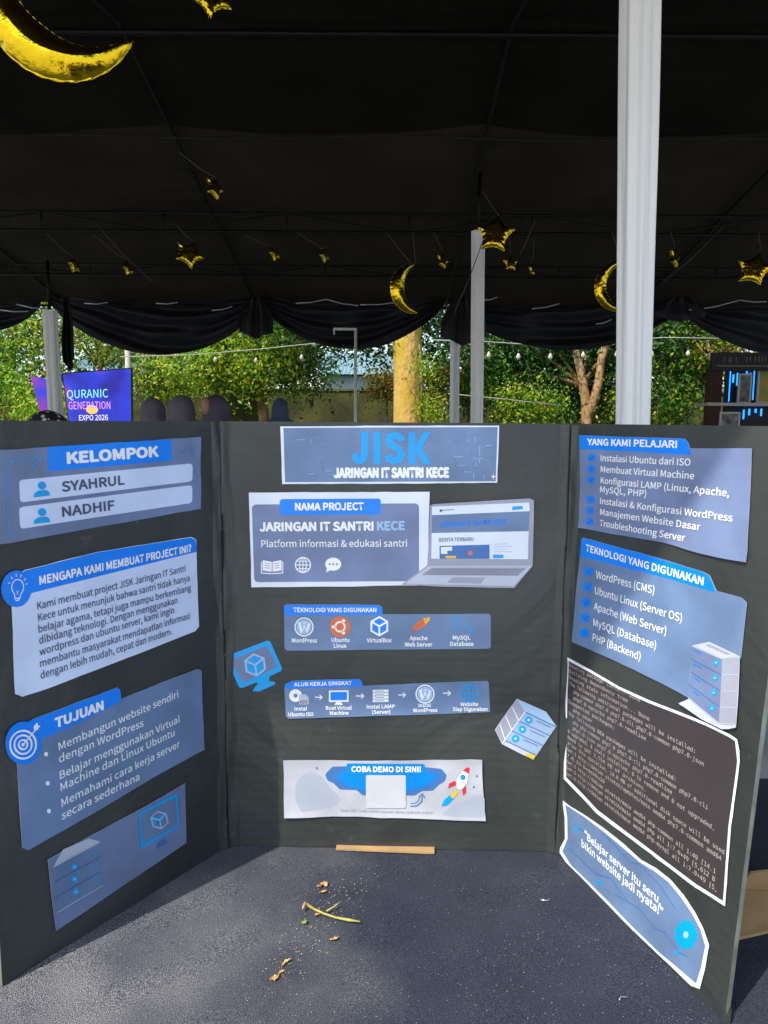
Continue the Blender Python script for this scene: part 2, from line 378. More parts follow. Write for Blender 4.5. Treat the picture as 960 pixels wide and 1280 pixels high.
# garden wall
M_wall = mat('mossy wall render', (.018,.020,.005), .95, col2=(.075,.075,.016), vscale=1.3, bump=.6, bscale=9, bdist=.03, detail=8)
M_coping = mat('wall coping', (.09,.085,.035), .9, var=.3, vscale=4)
def wall(xa, xb, D, ytop, label):
    A = at(xa, ytop, D); Bq = at(xb, ytop, D); t = empty('garden_wall', ((A.x+Bq.x)/2, D, 0), label, 'wall')
    b = MB(); b.box((A.x, D, 0), (Bq.x, D+.18, A.z), M_wall); b.build('wall_face', t)
    b = MB(); b.box((A.x-.03, D-.04, A.z), (Bq.x+.03, D+.22, A.z+.06), M_coping); b.build('coping', t)
wall(162, 330, 18.3+1.2, 474, 'dark mossy wall section behind the standing women')
wall(332, 1200, 22.5, 488, 'long mossy boundary wall behind the trees right of the women')
wall(-500, 60, 21.5, 478, 'mossy wall section behind the far left tree')

# ------------------------------------------------------------------ THINGS IN THE MIDDLE DISTANCE
# fonts
def _font(fn):
    try:
        p = os.path.join(bpy.utils.system_resource('DATAFILES'), 'fonts', fn)
        return bpy.data.fonts.load(p) if os.path.exists(p) else None
    except Exception: return None
F_SANS = (_font('Noto Sans CJK Regular.woff2') or _font('NotoSansHebrew-Regular.woff2')); F_MONO = _font('DejaVuSansMono.woff2')
_tc = {}
def text_geo(s, font=None, bold=0., space=1.0, res=3):
    key = (s, id(font), 0, space)
    if key in _tc: return _tc[key]
    c = bpy.data.curves.new('t', 'FONT'); c.body = s; c.size = 1.; c.resolution_u = res; c.space_character = space
    if font: c.font = font
    o = bpy.data.objects.new('t', c); COL.objects.link(o)
    me = bpy.data.meshes.new_from_object(o)
    co = np.zeros(len(me.vertices)*3); me.vertices.foreach_get('co', co); co = co.reshape(-1, 3)
    fs = [tuple(p.vertices) for p in me.polygons]
    bpy.data.meshes.remove(me); bpy.data.objects.remove(o); bpy.data.curves.remove(c)
    _tc[key] = (co, fs)
    return _tc[key]
def cap_h(font, bold):
    co, _ = text_geo('H', font, bold); return co[:, 1].max()

# LED screen
M_led = bpy.data.materials.new('lit screen picture'); M_led.use_nodes = True
n = M_led.node_tree; bb = n.nodes['Principled BSDF']; tc = n.nodes.new('ShaderNodeTexCoord'); no = n.nodes.new('ShaderNodeTexNoise')
no.inputs['Scale'].default_value = 2.0; cr = n.nodes.new('ShaderNodeValToRGB'); e = cr.color_ramp.elements
e[0].position = .3; e[0].color = (.03,.02,.30,1); e[1].position = .72; e[1].color = (.32,.05,.45,1); k = e.new(.52); k.color = (.03,.06,.75,1)
n.links.new(tc.outputs['Object'], no.inputs[0]); n.links.new(no.outputs[0], cr.inputs[0]); n.links.new(cr.outputs[0], bb.inputs['Emission Color'])
bb.inputs['Emission Strength'].default_value = .5; bb.inputs['Base Color'].default_value = (.01,.01,.02,1)
M_frame = mat('black frame', (.015,.015,.018), .5)
DS = 10.6
def board_quad(D, pts): return [at(a, b_, D) for a, b_ in pts]
scr = empty('led_screen', tuple(Vector((at(122,500,DS).x, DS, 0))), 'purple blue lit event screen reading quranic generation expo, at left behind the board', 'screen')
q = board_quad(DS, [(77,466),(165,459.5),(166,560),(90,560)])
b = MB(); b.add([p for p in q] + [p+Vector((0,.03,0)) for p in q], [(0,3,2,1),(4,5,6,7),(0,1,5,4),(1,2,6,5),(2,3,7,6),(3,0,4,7)], M_frame); b.build('cabinet', scr)
b = MB(); b.add([p+Vector((0,-.004,0)) for p in board_quad(DS, [(78.5,467.5),(163.5,461),(164.5,558),(91,558)])], [(0,3,2,1)], M_led); b.build('screen_face', scr)
q = board_quad(DS+.15, [(38,470),(60,474),(70,560),(62,560)])
b = MB(); b.add([p for p in q] + [p+Vector((0,.06,0)) for p in q], [(0,3,2,1),(4,5,6,7),(0,1,5,4),(1,2,6,5),(2,3,7,6),(3,0,4,7)], M_led); b.build('side_wing', scr)
for px in (100, 150):
    b = MB(); p = at(px, 560, DS); b.box((p.x-.03, DS+.02, 0), (p.x+.03, DS+.07, p.z), M_frame); b.build('support', scr)
def flat_text(s, pxl, pxr, py, D, cap, m, name, parent, bold=.01, py2=None):
    co, fs = text_geo(s, F_SANS, bold); L = at(pxl, py, D); R_ = at(pxr, py2 if py2 is not None else py, D)
    wdt = co[:,0].max()-co[:,0].min(); ex = (R_-L)/wdt; ch_ = cap/FOC*D/cap_h(F_SANS, bold)
    b = MB(); b.add([L + ex*(c[0]-co[:,0].min()) + Vector((0,0,1))*c[1]*ch_ for c in co], fs, m); return b.build(name, parent)
b = MB(); p = at(161.5, 500, 15.2); q_ = at(161.5, 370, 15.2); b.tube([(p.x, 15.2, 0), (p.x, 15.2, q_.z)], .055, mat('pale concrete post', (.45,.44,.36), .8, var=.2, vscale=5), 12); tag(b.build('concrete_post'), 'pale upright post just behind the right edge of the purple screen', 'post')
M_tcy = mat('screen cyan letters', (.0,.0,.0), emit=(.25,.75,1.), estr=.75); M_tpk = mat('screen pink letters', (0,0,0), emit=(.85,.35,.95), estr=.65)
M_twh = mat('screen white letters', (0,0,0), emit=(.9,.85,1.), estr=.7); M_tgd = mat('screen gold glow', (0,0,0), emit=(1.,.5,.1), estr=.7)
flat_text('QURANIC', 84, 135, 498, DS-.012, 10, M_tcy, 'lettering', scr, .02, 496.5)
flat_text('GENERATION', 86, 138, 511.5, DS-.012, 9, M_tpk, 'lettering', scr, .02, 511)
flat_text('EXPO 2026', 99, 135, 525.5, DS-.012, 6.5, M_twh, 'lettering', scr, .01, 525)
b = MB(); p = at(115, 512, DS-.008); b.ball((p.x, p.y, p.z), .06, M_tgd, sq=(1.4,.02,1)); b.build('gold_emblem', scr)

# women standing behind the board
M_skin = mat('skin', (.42,.24,.15), .6)
def person(px, ytop, D, label, c_scarf, c_robe, wpx, dots=False, turn=0.):
    top = at(px, ytop, D); H = top.z; k = wpx/FOC*D/2; x = top.x
    t = empty('person', (x, D, 0), label, 'person', 'people standing behind the board')
    ms = mat('scarf cloth '+str(px), c_scarf, .85, var=.12, vscale=6, bump=.3, bscale=10, bdist=.01); mr = mat('robe cloth '+str(px), c_robe, .85, var=.15, vscale=4)
    if dots:
        n = ms.node_tree; vo = n.nodes.new('ShaderNodeTexVoronoi'); vo.inputs['Scale'].default_value = 26; lt = n.nodes.new('ShaderNodeMath'); lt.operation = 'LESS_THAN'; lt.inputs[1].default_value = .28
        mx = n.nodes.new('ShaderNodeMixRGB'); mx.inputs[1].default_value = (*c_scarf, 1); mx.inputs[2].default_value = (.55,.55,.5,1)
        tc = n.nodes.new('ShaderNodeTexCoord'); n.links.new(tc.outputs['Object'], vo.inputs[0]); n.links.new(vo.outputs['Distance'], lt.inputs[0]); n.links.new(lt.outputs[0], mx.inputs[0])
        n.links.new(mx.outputs[0], n.nodes['Principled BSDF'].inputs['Base Color'])
    def loft(prof, m, nm, fold=.0, nf=9):
        b = MB(); n_ = 40; vs = []; fs = []
        for j, (z, rx, ry, oy) in enumerate(prof):
            for i in range(n_):
                a = 2*math.pi*i/n_; kk = 1 + fold*math.sin(nf*a + z*2)*(1 - z/H)*2.2
                vs.append((x + rx*kk*math.cos(a), D + oy + ry*kk*math.sin(a), z))
        for j in range(len(prof)-1):
            for i in range(n_):
                a = j*n_+i; c = j*n_+(i+1) % n_; fs.append((a, c, c+n_, a+n_))
        fs.append(tuple((len(prof)-1)*n_+i for i in range(n_)))
        b.add(vs, fs, m, True); return b.build(nm, t)
    h = H
    loft([(0.0,.24,.19,0),(.3*h,.21,.17,0),(.52*h,.17,.125,0),(.62*h,.165,.115,0),(.72*h,.19,.12,0),(.79*h,.205,.115,0),(.815*h,.17,.10,0),(.835*h,.075,.075,0),(.865*h,.06,.065,0),(.89*h,.072,.085,-.005),(.93*h,.076,.092,0),(.97*h,.065,.08,0),(.985*h,.03,.04,0)], mr, 'body', .08)
    # scarf: over the head, gathered at the neck, a cape over the shoulders
    loft([(.66*h,.235,.16,0),(.72*h,.232,.155,0),(.79*h,.215,.14,0),(.825*h,.16,.125,0),(.85*h,k*.98,.115,0),(.88*h,k*1.0,.118,0),(.92*h,k*.98,.122,0),(.955*h,k*.85,.11,0),(.98*h,k*.60,.08,0),(.995*h,k*.28,.04,0),(h,k*.05,.01,0)], ms, 'headscarf', .11, 7)
    for sgn in (-1, 1):
        b = MB(); b.tube([(x+sgn*.19,D,.79*h),(x+sgn*.235,D-.01,.62*h),(x+sgn*.20,D-.10,.50*h)], [.052,.045,.035], mr, 10); b.build('sleeve', t)
        b = MB(); b.ball((x+sgn*.19, D-.125, .485*h), .038, M_skin, sq=(.6,1.2,.5)); b.build('hand', t)
    if turn:
        b = MB(); b.ball((x-k*.62, D-.07, .925*h), .075, M_skin, sq=(.75,.9,1.2)); b.ball((x-k*.62-.05, D-.115, .92*h), .014, M_skin); b.build('face', t)
    return t
person(191, 497, 8.3, 'woman in a grey purple headscarf, leftmost of the three behind the left panel', (.14,.13,.18), (.07,.065,.09), 31)
person(226, 493.5, 8.0, 'woman in a mauve grey headscarf, middle one behind the left panel', (.15,.135,.18), (.08,.07,.10), 34)
person(270, 493.5, 7.8, 'woman in a dark plum headscarf with cheek showing, nearest the left fold', (.09,.075,.12), (.05,.045,.06), 34, turn=1)
person(350, 497, 9.0, 'person in a blue headscarf in front of the wall, left of the thin metal pole', (.07,.10,.18), (.06,.08,.14), 21)
person(59, 512.5, 4.2, 'short person in a black headscarf with white dots behind the left panel top', (.012,.012,.012), (.02,.02,.02), 56, dots=True)

# thin metal pole with bar
po = empty('metal_pole', (at(445,500,12.6).x, 12.6, 0), 'thin pale metal pole with a short crossbar on top, left of the wide trunk', 'pole')
a_ = at(444.5, 412, 12.6); b = MB(); b.tube([(a_.x, 12.6, 0), tuple(a_)], .024, M_white if False else mat('pale painted steel', (.85,.88,.86), .4), 10); b.build('pole_shaft', po)
b = MB(); b.tube([tuple(at(417,411,12.6)), tuple(at(446,411.5,12.6))], .022, MATS['pale painted steel'], 8); b.tube([tuple(at(417.5,411,12.6)), tuple(at(417.5,418,12.6))], .014, MATS['pale painted steel'], 8); b.build('crossbar', po)

# festoon lights
M_cable = mat('pale cable', (.35,.36,.33), .6); M_bulb = mat('frosted bulb', (.75,.72,.6), .2, trans=.3); M_sock = mat('bulb socket', (.03,.03,.03), .5)
def festoon(pts, bulbs, D, label):
    t = empty('light_string', tuple(at(*pts[0], D)), label, 'string lights', 'festoon bulb strings outside the tent')
    P = [at(a, b_, D) for a, b_ in pts]
    b = MB(); b.tube(P, .010, M_cable, 5); b.build('cable', t)
    for (bx, by, s) in bulbs:
        p = at(bx, by, D)
        b = MB(); b.tube([(p.x, D, p.z+.13*s), (p.x, D, p.z+.06*s)], .018*s, M_sock, 8); b.build('socket', t)
        b = MB(); b.tube([(p.x, D, p.z+.07*s),(p.x, D, p.z+.03*s),(p.x, D, p.z-.02*s),(p.x, D, p.z-.06*s),(p.x, D, p.z-.085*s)], [.012*s,.03*s,.052*s,.04*s,.012*s], M_bulb, 10); b.build('bulb', t)
festoon([(150,446),(235,444),(320,437),(377,431),(440,425),(495,430)], [(269,449,.75),(320,450,.75),(377,446,.75),(179,464,.7)], 14.6, 'string of hanging bulbs across the bright tree left of the metal pole')
festoon([(540,425),(605,427),(650,430),(700,428),(770,426),(830,422),(960,424)], [(611,443,.85),(648,445,.85),(688,445,.85),(729,443,.85),(771,442,.85),(815,442,.8),(860,441,.8),(952,434,.8)], 14.7, 'string of hanging bulbs across the dark trees at right')
festoon([(560,492),(600,496),(640,500),(700,507)], [], 15.2, 'low sagging pale cable crossing behind the slim white pole')

# stall at the right
M_mar = mat('maroon stall cloth', (.045,.016,.016), .9, var=.3, vscale=3, bump=.3, bscale=6, bdist=.02); M_blk = mat('stall black board', (.012,.012,.014), .7)
M_blu = mat('blue led strip', (.0,.02,.06), emit=(.02,.28,1.), estr=1.1); M_shelf = mat('pale shelf', (.42,.42,.42), .6)
DT = 9.0
st = empty('market_stall', (at(930,500,DT).x, DT, 0), 'dark stall with black sign fascia, blue lights and a pale shelf at right', 'stall')
def pbox(name, xa, ya, xb, yb, D, th, m, parent, zfloor=None):
    A = at(xa, yb, D); C = at(xb, ya, D); b = MB(); b.box((A.x, D, A.z if zfloor is None else zfloor), (C.x, D+th, C.z), m); return b.build(name, parent)
pbox('sign_fascia', 889, 441, 1010, 463, DT-.1, .05, M_blk, st)
pbox('side_panel', 881, 462, 904, 530, DT, .05, M_mar, st, 0.)
pbox('back_panel', 904, 462, 1010, 530, DT+.35, .04, M_blk, st, 0.)
pbox('shelf', 885, 504, 1010, 507, DT-.06, .40, M_shelf, st)
pbox('counter', 885, 560, 1010, 566, DT-.12, .45, M_shelf, st)
for i, (xa, ya, xb, yb) in enumerate(((911,464,914,502),(916,468,918,478),(921,466,923,482),(941,463,944,500),(933,464,935,472),(938,466,939,474),(929,512,931,524),(936,511,938,519),(944,511,946,516),(951,511,953,520))):
    pbox('led_strip', xa, ya, xb, yb, DT+.30, .02, M_blu, st)
M_st = mat('grey painted letters', (.12,.12,.13), .6)
for i_, (xl, xr) in enumerate(((905,906.5),(911,912.6),(913.6,915),(919.5,921),(933,934.5),(937.5,939),(943.5,945),(948,949.5),(952,953.5),(956,957.5))):
    pbox('lettering_stroke', xl, 446.5 - i_*.2, xr, 453.5 - i_*.2, DT-.106, .008, M_st, st)
pbox('fascia_trim', 896, 457, 1005, 458, DT-.108, .010, M_st, st)
M_pf = mat('light picture frame', (.45,.45,.45), .5); M_pic = mat('framed print greys', (.03,.03,.035), .5, col2=(.25,.26,.28), vscale=9); M_pic2 = mat('framed print colours', (.45,.22,.02), .5, col2=(.10,.25,.05), vscale=7)
def pframe(xa, ya, xb, yb, D, m, label):
    A = at(xa, yb, D); C = at(xb, ya, D); t = empty('picture_frame', ((A.x+C.x)/2, D, A.z), label, 'picture frame', 'framed pictures on the stall')
    w_ = .02
    for (lx, lz, hx, hz) in ((A.x, A.z, C.x, A.z+w_), (A.x, C.z-w_, C.x, C.z), (A.x, A.z+w_, A.x+w_, C.z-w_), (C.x-w_, A.z+w_, C.x, C.z-w_)):
        b = MB(); b.box((lx, D-.015, lz), (hx, D+.015, hz), M_pf); b.build('frame_bar', t)
    b = MB(); b.box((A.x+w_, D-.003, A.z+w_), (C.x-w_, D+.006, C.z-w_), m); b.build('picture', t)
pframe(921, 467, 940, 504, DT+.12, M_pic, 'grey abstract framed picture standing on the stall shelf')
pframe(945, 461, 975, 504, DT+.12, M_pic2, 'yellow and green framed picture on the shelf at the picture edge')
pframe(898, 515, 925, 542, DT-.02, M_pic, 'small pale framed picture low in front of the stall')

# ------------------------------------------------------------------ GOLD BALLOONS
M_gold = mat('gold foil', (.74,.52,.018), .17, metal=1., bump=.55, bscale=22, bdist=.012, detail=3)
M_str = mat('balloon string', (.07,.06,.045), .7)
def pillow(outline, inner, T_, name, parent, X, Z, O, seed=0, rim=.10, puck=.0):
    """inflated foil shape: closed outline in (x,z), contracted in steps towards inner(i), front and back bulge"""
    n = len(outline); Y = X.cross(Z); b = MB(); vs = []; fs = []
    def ringpt(i, s): # s 0 edge .. 1 spine
        a = Vector(outline[i]); c = Vector(inner[i]); return a + (c-a)*s
    lev = [0, .06, .14, .3, .5, .7, .87, 1.0]
    for side in (-1, 1):
        base = len(vs)
        for li, s in enumerate(lev):
            for i in range(n):
                p = ringpt(i, s); h = 0 if s < .02 else (math.sqrt(max(0, 1-(1-min(1, s/.30))**2))*(.93+.07*s) if pillow.flat else math.sin(s*math.pi/2)**.8)
                L_ = (Vector(outline[i])-Vector(inner[i])).length
                y = side*T_*h*(1 if pillow.flat else min(1, L_/max(1e-6, pillow.ref))) + side*.0015
                y += side*puck*math.sin(i*2.1+seed)*math.exp(-((s-.12)/.14)**2)
                vs.append(O + X*p.x + Z*p.y + Y*y)
        for li in range(len(lev)-1):
            for i in range(n):
                a = base+li*n+i; c = base+li*n+(i+1) % n
                fs.append((a, c, c+n, a+n) if side > 0 else (a, a+n, c+n, c))
    for i in range(n):
        a = i; c = (i+1) % n; k = n*len(lev); fs.append((a, a+k, c+k, c))
    b.add(vs, fs, M_gold, True); return b.build(name, parent)
def axes(yaw, roll):
    R = Matrix.Rotation(yaw, 3, 'Z') @ Matrix.Rotation(roll, 3, 'Y'); return R @ Vector((1,0,0)), R @ Vector((0,0,1))
def string(pa, pb, t):
    b = MB(); m_ = (pa+pb)/2 + Vector((.01,0,-.02)); b.tube([pa, m_, pb], .0035, M_str, 5); b.build('string', t)
def star(px, py, D, size, label, yaw=0., roll=0., anchor=None, n_pts=5, ripple=.03, tilt=-.13):
    O = at(px, py, D); t = empty('star_balloon', tuple(O), label, 'balloon', 'gold foil star balloons')
    X, Z = axes(yaw, roll)
    if tilt: R2 = Matrix.Rotation(tilt, 3, X); Z = R2 @ Z
    out = []; inn = []; sub = 6; K = n_pts*2
    corner = [((size if i % 2 == 0 else size*.62)*math.sin(math.pi*2*i/K), (size if i % 2 == 0 else size*.62)*math.cos(math.pi*2*i/K)) for i in range(K)]
    for i in range(K):
        a = corner[i]; c = corner[(i+1) % K]
        for j in range(sub):
            f = j/sub; x = a[0]+(c[0]-a[0])*f; z = a[1]+(c[1]-a[1])*f; k = 1-.07*math.sin(math.pi*f)
            out.append((x*k, z*k)); inn.append((0, 0))
    pillow.ref = size*.75; pillow.flat = True
    pillow([(a, c) for a, c in out], inn, size*.20, 'foil_body', t, X, Z, O, seed=px, puck=ripple*size)
    for it in ([anchor] if anchor else [(px-14, py-34)]):
        string(O + Z*size*.95, at(it[0], it[1], D-.1), t)
    return t
def crescent(px, py, D, R, label, yaw, roll, a0=-130, a1=130, thick=.42, anchor=None):
    """outer arc of radius R opening to +x before roll"""
    O = at(px, py, D); t = empty('crescent_balloon', tuple(O), label, 'balloon', 'gold foil crescent balloons'); X, Z = axes(yaw, roll)
    n = 46; out = []; sp = []
    for i in range(n+1):
        f = i/n; a = math.radians(180 + a0 + (a1-a0)*f)
        wd = R*thick*math.sin(math.pi*f)**.75*.5 + .004
        rc = R - wd; cx, cz = rc*math.cos(a), rc*math.sin(a)
        sp.append((cx, cz)); out.append(((rc+wd)*math.cos(a), (rc+wd)*math.sin(a)))
    inn_side = []
    for i in range(n-1, 0, -1):
        f = i/n; a = math.radians(180 + a0 + (a1-a0)*f); wd = R*thick*math.sin(math.pi*f)**.75*.5 + .004
        rc = R - wd; inn_side.append(((rc-wd)*math.cos(a), (rc-wd)*math.sin(a))); sp.append((rc*math.cos(a), rc*math.sin(a)))
    pillow.ref = R*thick*.5; pillow.flat = False
    pillow(out+inn_side, sp, R*thick*.42, 'foil_body', t, X, Z, O, seed=px, puck=.030*R)
    if anchor: string(O + X*(-R*.9)*0 + Vector((0,0,R*.9)), at(anchor[0], anchor[1], D-.1), t)
    return t
crescent(77, 3, 2.3, .212, 'very large gold foil crescent moon balloon hanging at the top left corner', math.radians(8), math.radians(-55), a0=-102, a1=100, thick=.57)
crescent(517, 361, 6.6, .205, 'gold crescent moon balloon left of the slim white pole', math.radians(14), math.radians(-8), a0=-100, a1=92, thick=.56, anchor=(484,292))
crescent(775, 358, 6.6, .210, 'gold crescent moon balloon half hidden behind the near white pole', math.radians(-10), math.radians(-5), a0=-105, a1=105, thick=.42, anchor=(765,290))
star(261, -6, 3.2, .095, 'gold star balloon cut off by the top edge beside the largest crescent', .5, math.radians(36), anchor=(250,-60))
star(268, 235, 5.6, .085, 'small crumpled gold star balloon high on the left, below the largest crescent', .9, .4, anchor=(224,190))
star(236, 318, 7.0, .135, 'larger gold star balloon at left below the crumpled high one', .45, .5, anchor=(221,282))
star(93, 331, 7.4, .085, 'little gold star balloon farthest left', 1.15, 1.0, anchor=(58,292))
star(160, 335, 7.6, .075, 'little gold star balloon second from the left', 1.1, .9, anchor=(118,294))
star(343, 316, 7.6, .085, 'dim gold star balloon right of the larger left star', 1.0, .8, anchor=(305,293))
star(405, 318, 7.6, .085, 'bright edged small gold star balloon left of the crescent beside the slim pole', 1.0, .7, anchor=(372,291))
star(619, 293, 6.6, .172, 'large gold star balloon at the top of the slim white pole', -.25, .12, anchor=(604,240))
star(553, 326, 7.6, .080, 'small gold star balloon between the crescent and the slim white pole', .7, .3, anchor=(542,290))
star(638, 329, 7.8, .085, 'small gold star balloon under the large star, right of the slim pole', .3, 0, anchor=(636,291))
star(665, 337, 7.8, .060, 'tiny dim gold star balloon farthest below and right of the large star', .9, 0, anchor=(667,300))
star(843, 322, 7.4, .095, 'dim gold star balloon just right of the near white pole', .8, .3, anchor=(838,290))
star(943, 337, 6.8, .155, 'gold star balloon at the right edge of the picture', -.4, .25, anchor=(948,290))
# loose cords hanging from the rafters
for i, (xa, ya, xb, yb, lab) in enumerate(((668,276,650,318,'short cord dangling right of the large star balloon'),
        (604,300,568,392,'slanting pale cord left of the slim white pole'),(118,278,190,352,'long slanting cord over the two leftmost small stars'),(905,283,830,352,'long slanting cord right of the near white pole'),
        (516,290,520,330,'short cord above the crescent beside the slim pole'))):
    b = MB(); b.tube([at(xa,ya,8.2), at((xa+xb)/2,(ya+yb)/2+3,8.2), at(xb,yb,8.2)], .005, M_str, 5); tag(b.build('hanging_cord'), lab, 'cord', 'cords under the canopy')

# ------------------------------------------------------------------ TABLE
BL = on_z(285,1057,TZ); BR = on_z(697,1064.5,TZ); LO = on_z(3,1233,TZ); RO = on_z(905,1277,TZ)
M_cloth = bpy.data.materials.new('dark fleece tablecloth'); M_cloth.use_nodes = True
n = M_cloth.node_tree; L = n.links; bb = n.nodes['Principled BSDF']; tc = n.nodes.new('ShaderNodeTexCoord')
def nd(t, **k):
    x = n.nodes.new(t)
    for a_, v_ in k.items(): x.inputs[a_].default_value = v_
    return x
def ramp(src, stops):
    cr = n.nodes.new('ShaderNodeValToRGB'); e = cr.color_ramp.elements
    e[0].position, e[0].color = stops[0][0], (*stops[0][1], 1); e[1].position, e[1].color = stops[-1][0], (*stops[-1][1], 1)
    for p_, c_ in stops[1:-1]: k_ = e.new(p_); k_.color = (*c_, 1)
    L.new(src, cr.inputs[0]); return cr.outputs[0]
def mixc(f, a_, b_, mode='MIX'):
    m_ = n.nodes.new('ShaderNodeMixRGB'); m_.blend_type = mode
    if isinstance(f, float): m_.inputs[0].default_value = f
    else: L.new(f, m_.inputs[0])
    L.new(a_, m_.inputs[1]); L.new(b_, m_.inputs[2]); return m_.outputs[0]
n1 = nd('ShaderNodeTexNoise', Scale=760, Detail=3); n2 = nd('ShaderNodeTexNoise', Scale=6, Detail=7); n3 = nd('ShaderNodeTexNoise', Scale=1050, Detail=3)
for q_ in (n1, n2, n3): L.new(tc.outputs['Object'], q_.inputs[0])
clean = ramp(n1.outputs[0], [(.36,(.010,.014,.025)),(.52,(.024,.032,.052)),(.68,(.070,.080,.108))])
dusty = ramp(n3.outputs[0], [(.40,(.016,.018,.024)),(.50,(.12,.124,.135)),(.62,(.38,.38,.385))])
sx = n.nodes.new('ShaderNodeSeparateXYZ'); L.new(tc.outputs['Object'], sx.inputs[0])
# dust has settled and been rubbed in over the left half of the cloth
ma = n.nodes.new('ShaderNodeMath'); ma.operation = 'MULTIPLY_ADD'; ma.inputs[1].default_value = -3.0; ma.inputs[2].default_value = -.15; L.new(sx.outputs[0], ma.inputs[0])
mb_ = n.nodes.new('ShaderNodeMath'); mb_.operation = 'MULTIPLY_ADD'; mb_.inputs[1].default_value = 1.7; mb_.inputs[2].default_value = -.80; L.new(n2.outputs[0], mb_.inputs[0])
mc = n.nodes.new('ShaderNodeMath'); mc.operation = 'ADD'; mc.use_clamp = True; L.new(ma.outputs[0], mc.inputs[0]); L.new(mb_.outputs[0], mc.inputs[1])
n4 = nd('ShaderNodeTexNoise', Scale=13, Detail=6); L.new(tc.outputs['Object'], n4.inputs[0])
tone = ramp(n4.outputs[0], [(.30,(.62,.64,.72)),(.70,(1.,1.,1.))])
L.new(mixc(1.0, mixc(mc.outputs[0], clean, dusty), tone, 'MULTIPLY'), bb.inputs['Base Color']); bb.inputs['Roughness'].default_value = .9; bb.inputs['Sheen Weight'].default_value = .06; bb.inputs['Specular IOR Level'].default_value = .2
bp = n.nodes.new('ShaderNodeBump'); bp.inputs['Strength'].default_value = .8; bp.inputs['Distance'].default_value = .0012; L.new(n1.outputs[0], bp.inputs['Height']); L.new(bp.outputs[0], bb.inputs['Normal'])
TX0, TX1, TY0, TY1 = -1.15, 1.05, .42, 1.235
tb = empty('table', (-.05, .83, 0), 'long folding table hidden under the dark cloth', 'table')
M_leg = mat('table steel', (.3,.3,.3), .5, metal=.8); M_top = mat('table board', (.3,.25,.18), .6)
b = MB(); b.box((TX0+.01, TY0+.01, TZ-.035), (TX1-.01, TY1-.01, TZ-.006), M_top); b.build('tabletop', tb)
for (x, y) in ((TX0+.1,TY0+.1),(TX1-.1,TY0+.1),(TX0+.1,TY1-.1),(TX1-.1,TY1-.1)):
    b = MB(); b.tube([(x,y,0),(x,y,TZ-.035)], .016, M_leg, 10); b.build('leg', tb)
b = MB()
b.grid(lambda u, v: (TX0+(TX1-TX0)*u, TY0+(TY1-TY0)*v, TZ + .0006*vnoise(u*30, v*14)*(0 if .02 > min(u,v,1-u,1-v) else 1) - .0008), 160, 80, M_cloth)
def skirt(u, v):
    P = 2*((TX1-TX0)+(TY1-TY0)); d = u*P; W_ = TX1-TX0; H_ = TY1-TY0
    if d < W_: x, y, nx, ny = TX0+d, TY0, 0, -1
    elif d < W_+H_: x, y, nx, ny = TX1, TY0+d-W_, 1, 0
    elif d < 2*W_+H_: x, y, nx, ny = TX1-(d-W_-H_), TY1, 0, 1
    else: x, y, nx, ny = TX0, TY1-(d-2*W_-H_), -1, 0
    o = (.004 + .02*(1+math.sin(d*26)))*v**.7
    return (x+nx*o, y+ny*o, TZ-.0008 - .68*v)
b.grid(skirt, 400, 12, M_cloth)
tag(b.build('tablecloth'), 'dark navy black fleece cloth specked with lint, covering the table', 'tablecloth')

# ------------------------------------------------------------------ THE THREE PANEL DISPLAY BOARD
class Panel:
    def __init__(s, b0, b1, t0, t1):
        s.b0, s.b1, s.t0, s.t1 = b0, b1, t0, t1
        s.W = ((b1-b0).length + (t1-t0).length)/2; s.H = ((t0-b0).length + (t1-b1).length)/2
    def flat(s, a, t):          # metric a (along) and t (up)
        u = a/s.W; v = t/s.H
        return s.b0*(1-u)*(1-v) + s.b1*u*(1-v) + s.t0*(1-u)*v + s.t1*u*v
    def nrm(s, a, t):
        e = 1e-3; n = (s.flat(a+e, t)-s.flat(a-e, t)).cross(s.flat(a, t+e)-s.flat(a, t-e)).normalized()
        return n if n.dot(CAM - s.flat(a, t)) > 0 else -n
    def warp(s, a, t):
        k = s.seed
        return .0011*vnoise(a*9+k, t*6, k) + .0004*vnoise(a*24, t*19+k, 3.)
    def P(s, a, t, w_=0.): return s.flat(a, t) + s.nrm(a, t)*(w_ + s.warp(a, t))
    def uv(s, px, py):          # where the sight line through that place meets the panel
        d = ray(px, py); a, t = s.W/2, s.H/2
        for _ in range(12):
            f = lambda a, t: (lambda q: ((q.dot(RT)/q.dot(fw)), (q.dot(UP)/q.dot(fw))))(s.flat(a, t)-CAM)
            tx, ty = (px-CX)/FOC, -(py-CY)/FOC
            x0_, y0_ = f(a, t); e = 1e-4; x1_, y1_ = f(a+e, t); x2_, y2_ = f(a, t+e)
            J = np.array([[(x1_-x0_)/e, (x2_-x0_)/e], [(y1_-y0_)/e, (y2_-y0_)/e]])
            da, dt = np.linalg.solve(J, [tx-x0_, ty-y0_]); a += da; t += dt
        return Vector((a, t))
up = Vector((0,0,BH))
pc = Panel(BL, BR, BL+up, BR+up); pc.seed = 1.3
pl = Panel(LO, BL, LO+up, BL+up); pl.seed = 5.1
Wr = (RO-BR).length
d = ray(1000, 533); best = None
for i in range(400):
    s_ = .5+i*.001*.9; p = CAM + d*s_; p.z = TZ+BH
    e_ = abs((p-(BR+up)).length - Wr)
    if p.y < BR.y-.15 and (best is None or e_ < best[0]): best = (e_, p.copy())
RT_top = best[1]
pr = Panel(BR, RO, BR+up, RT_top); pr.seed = 9.7

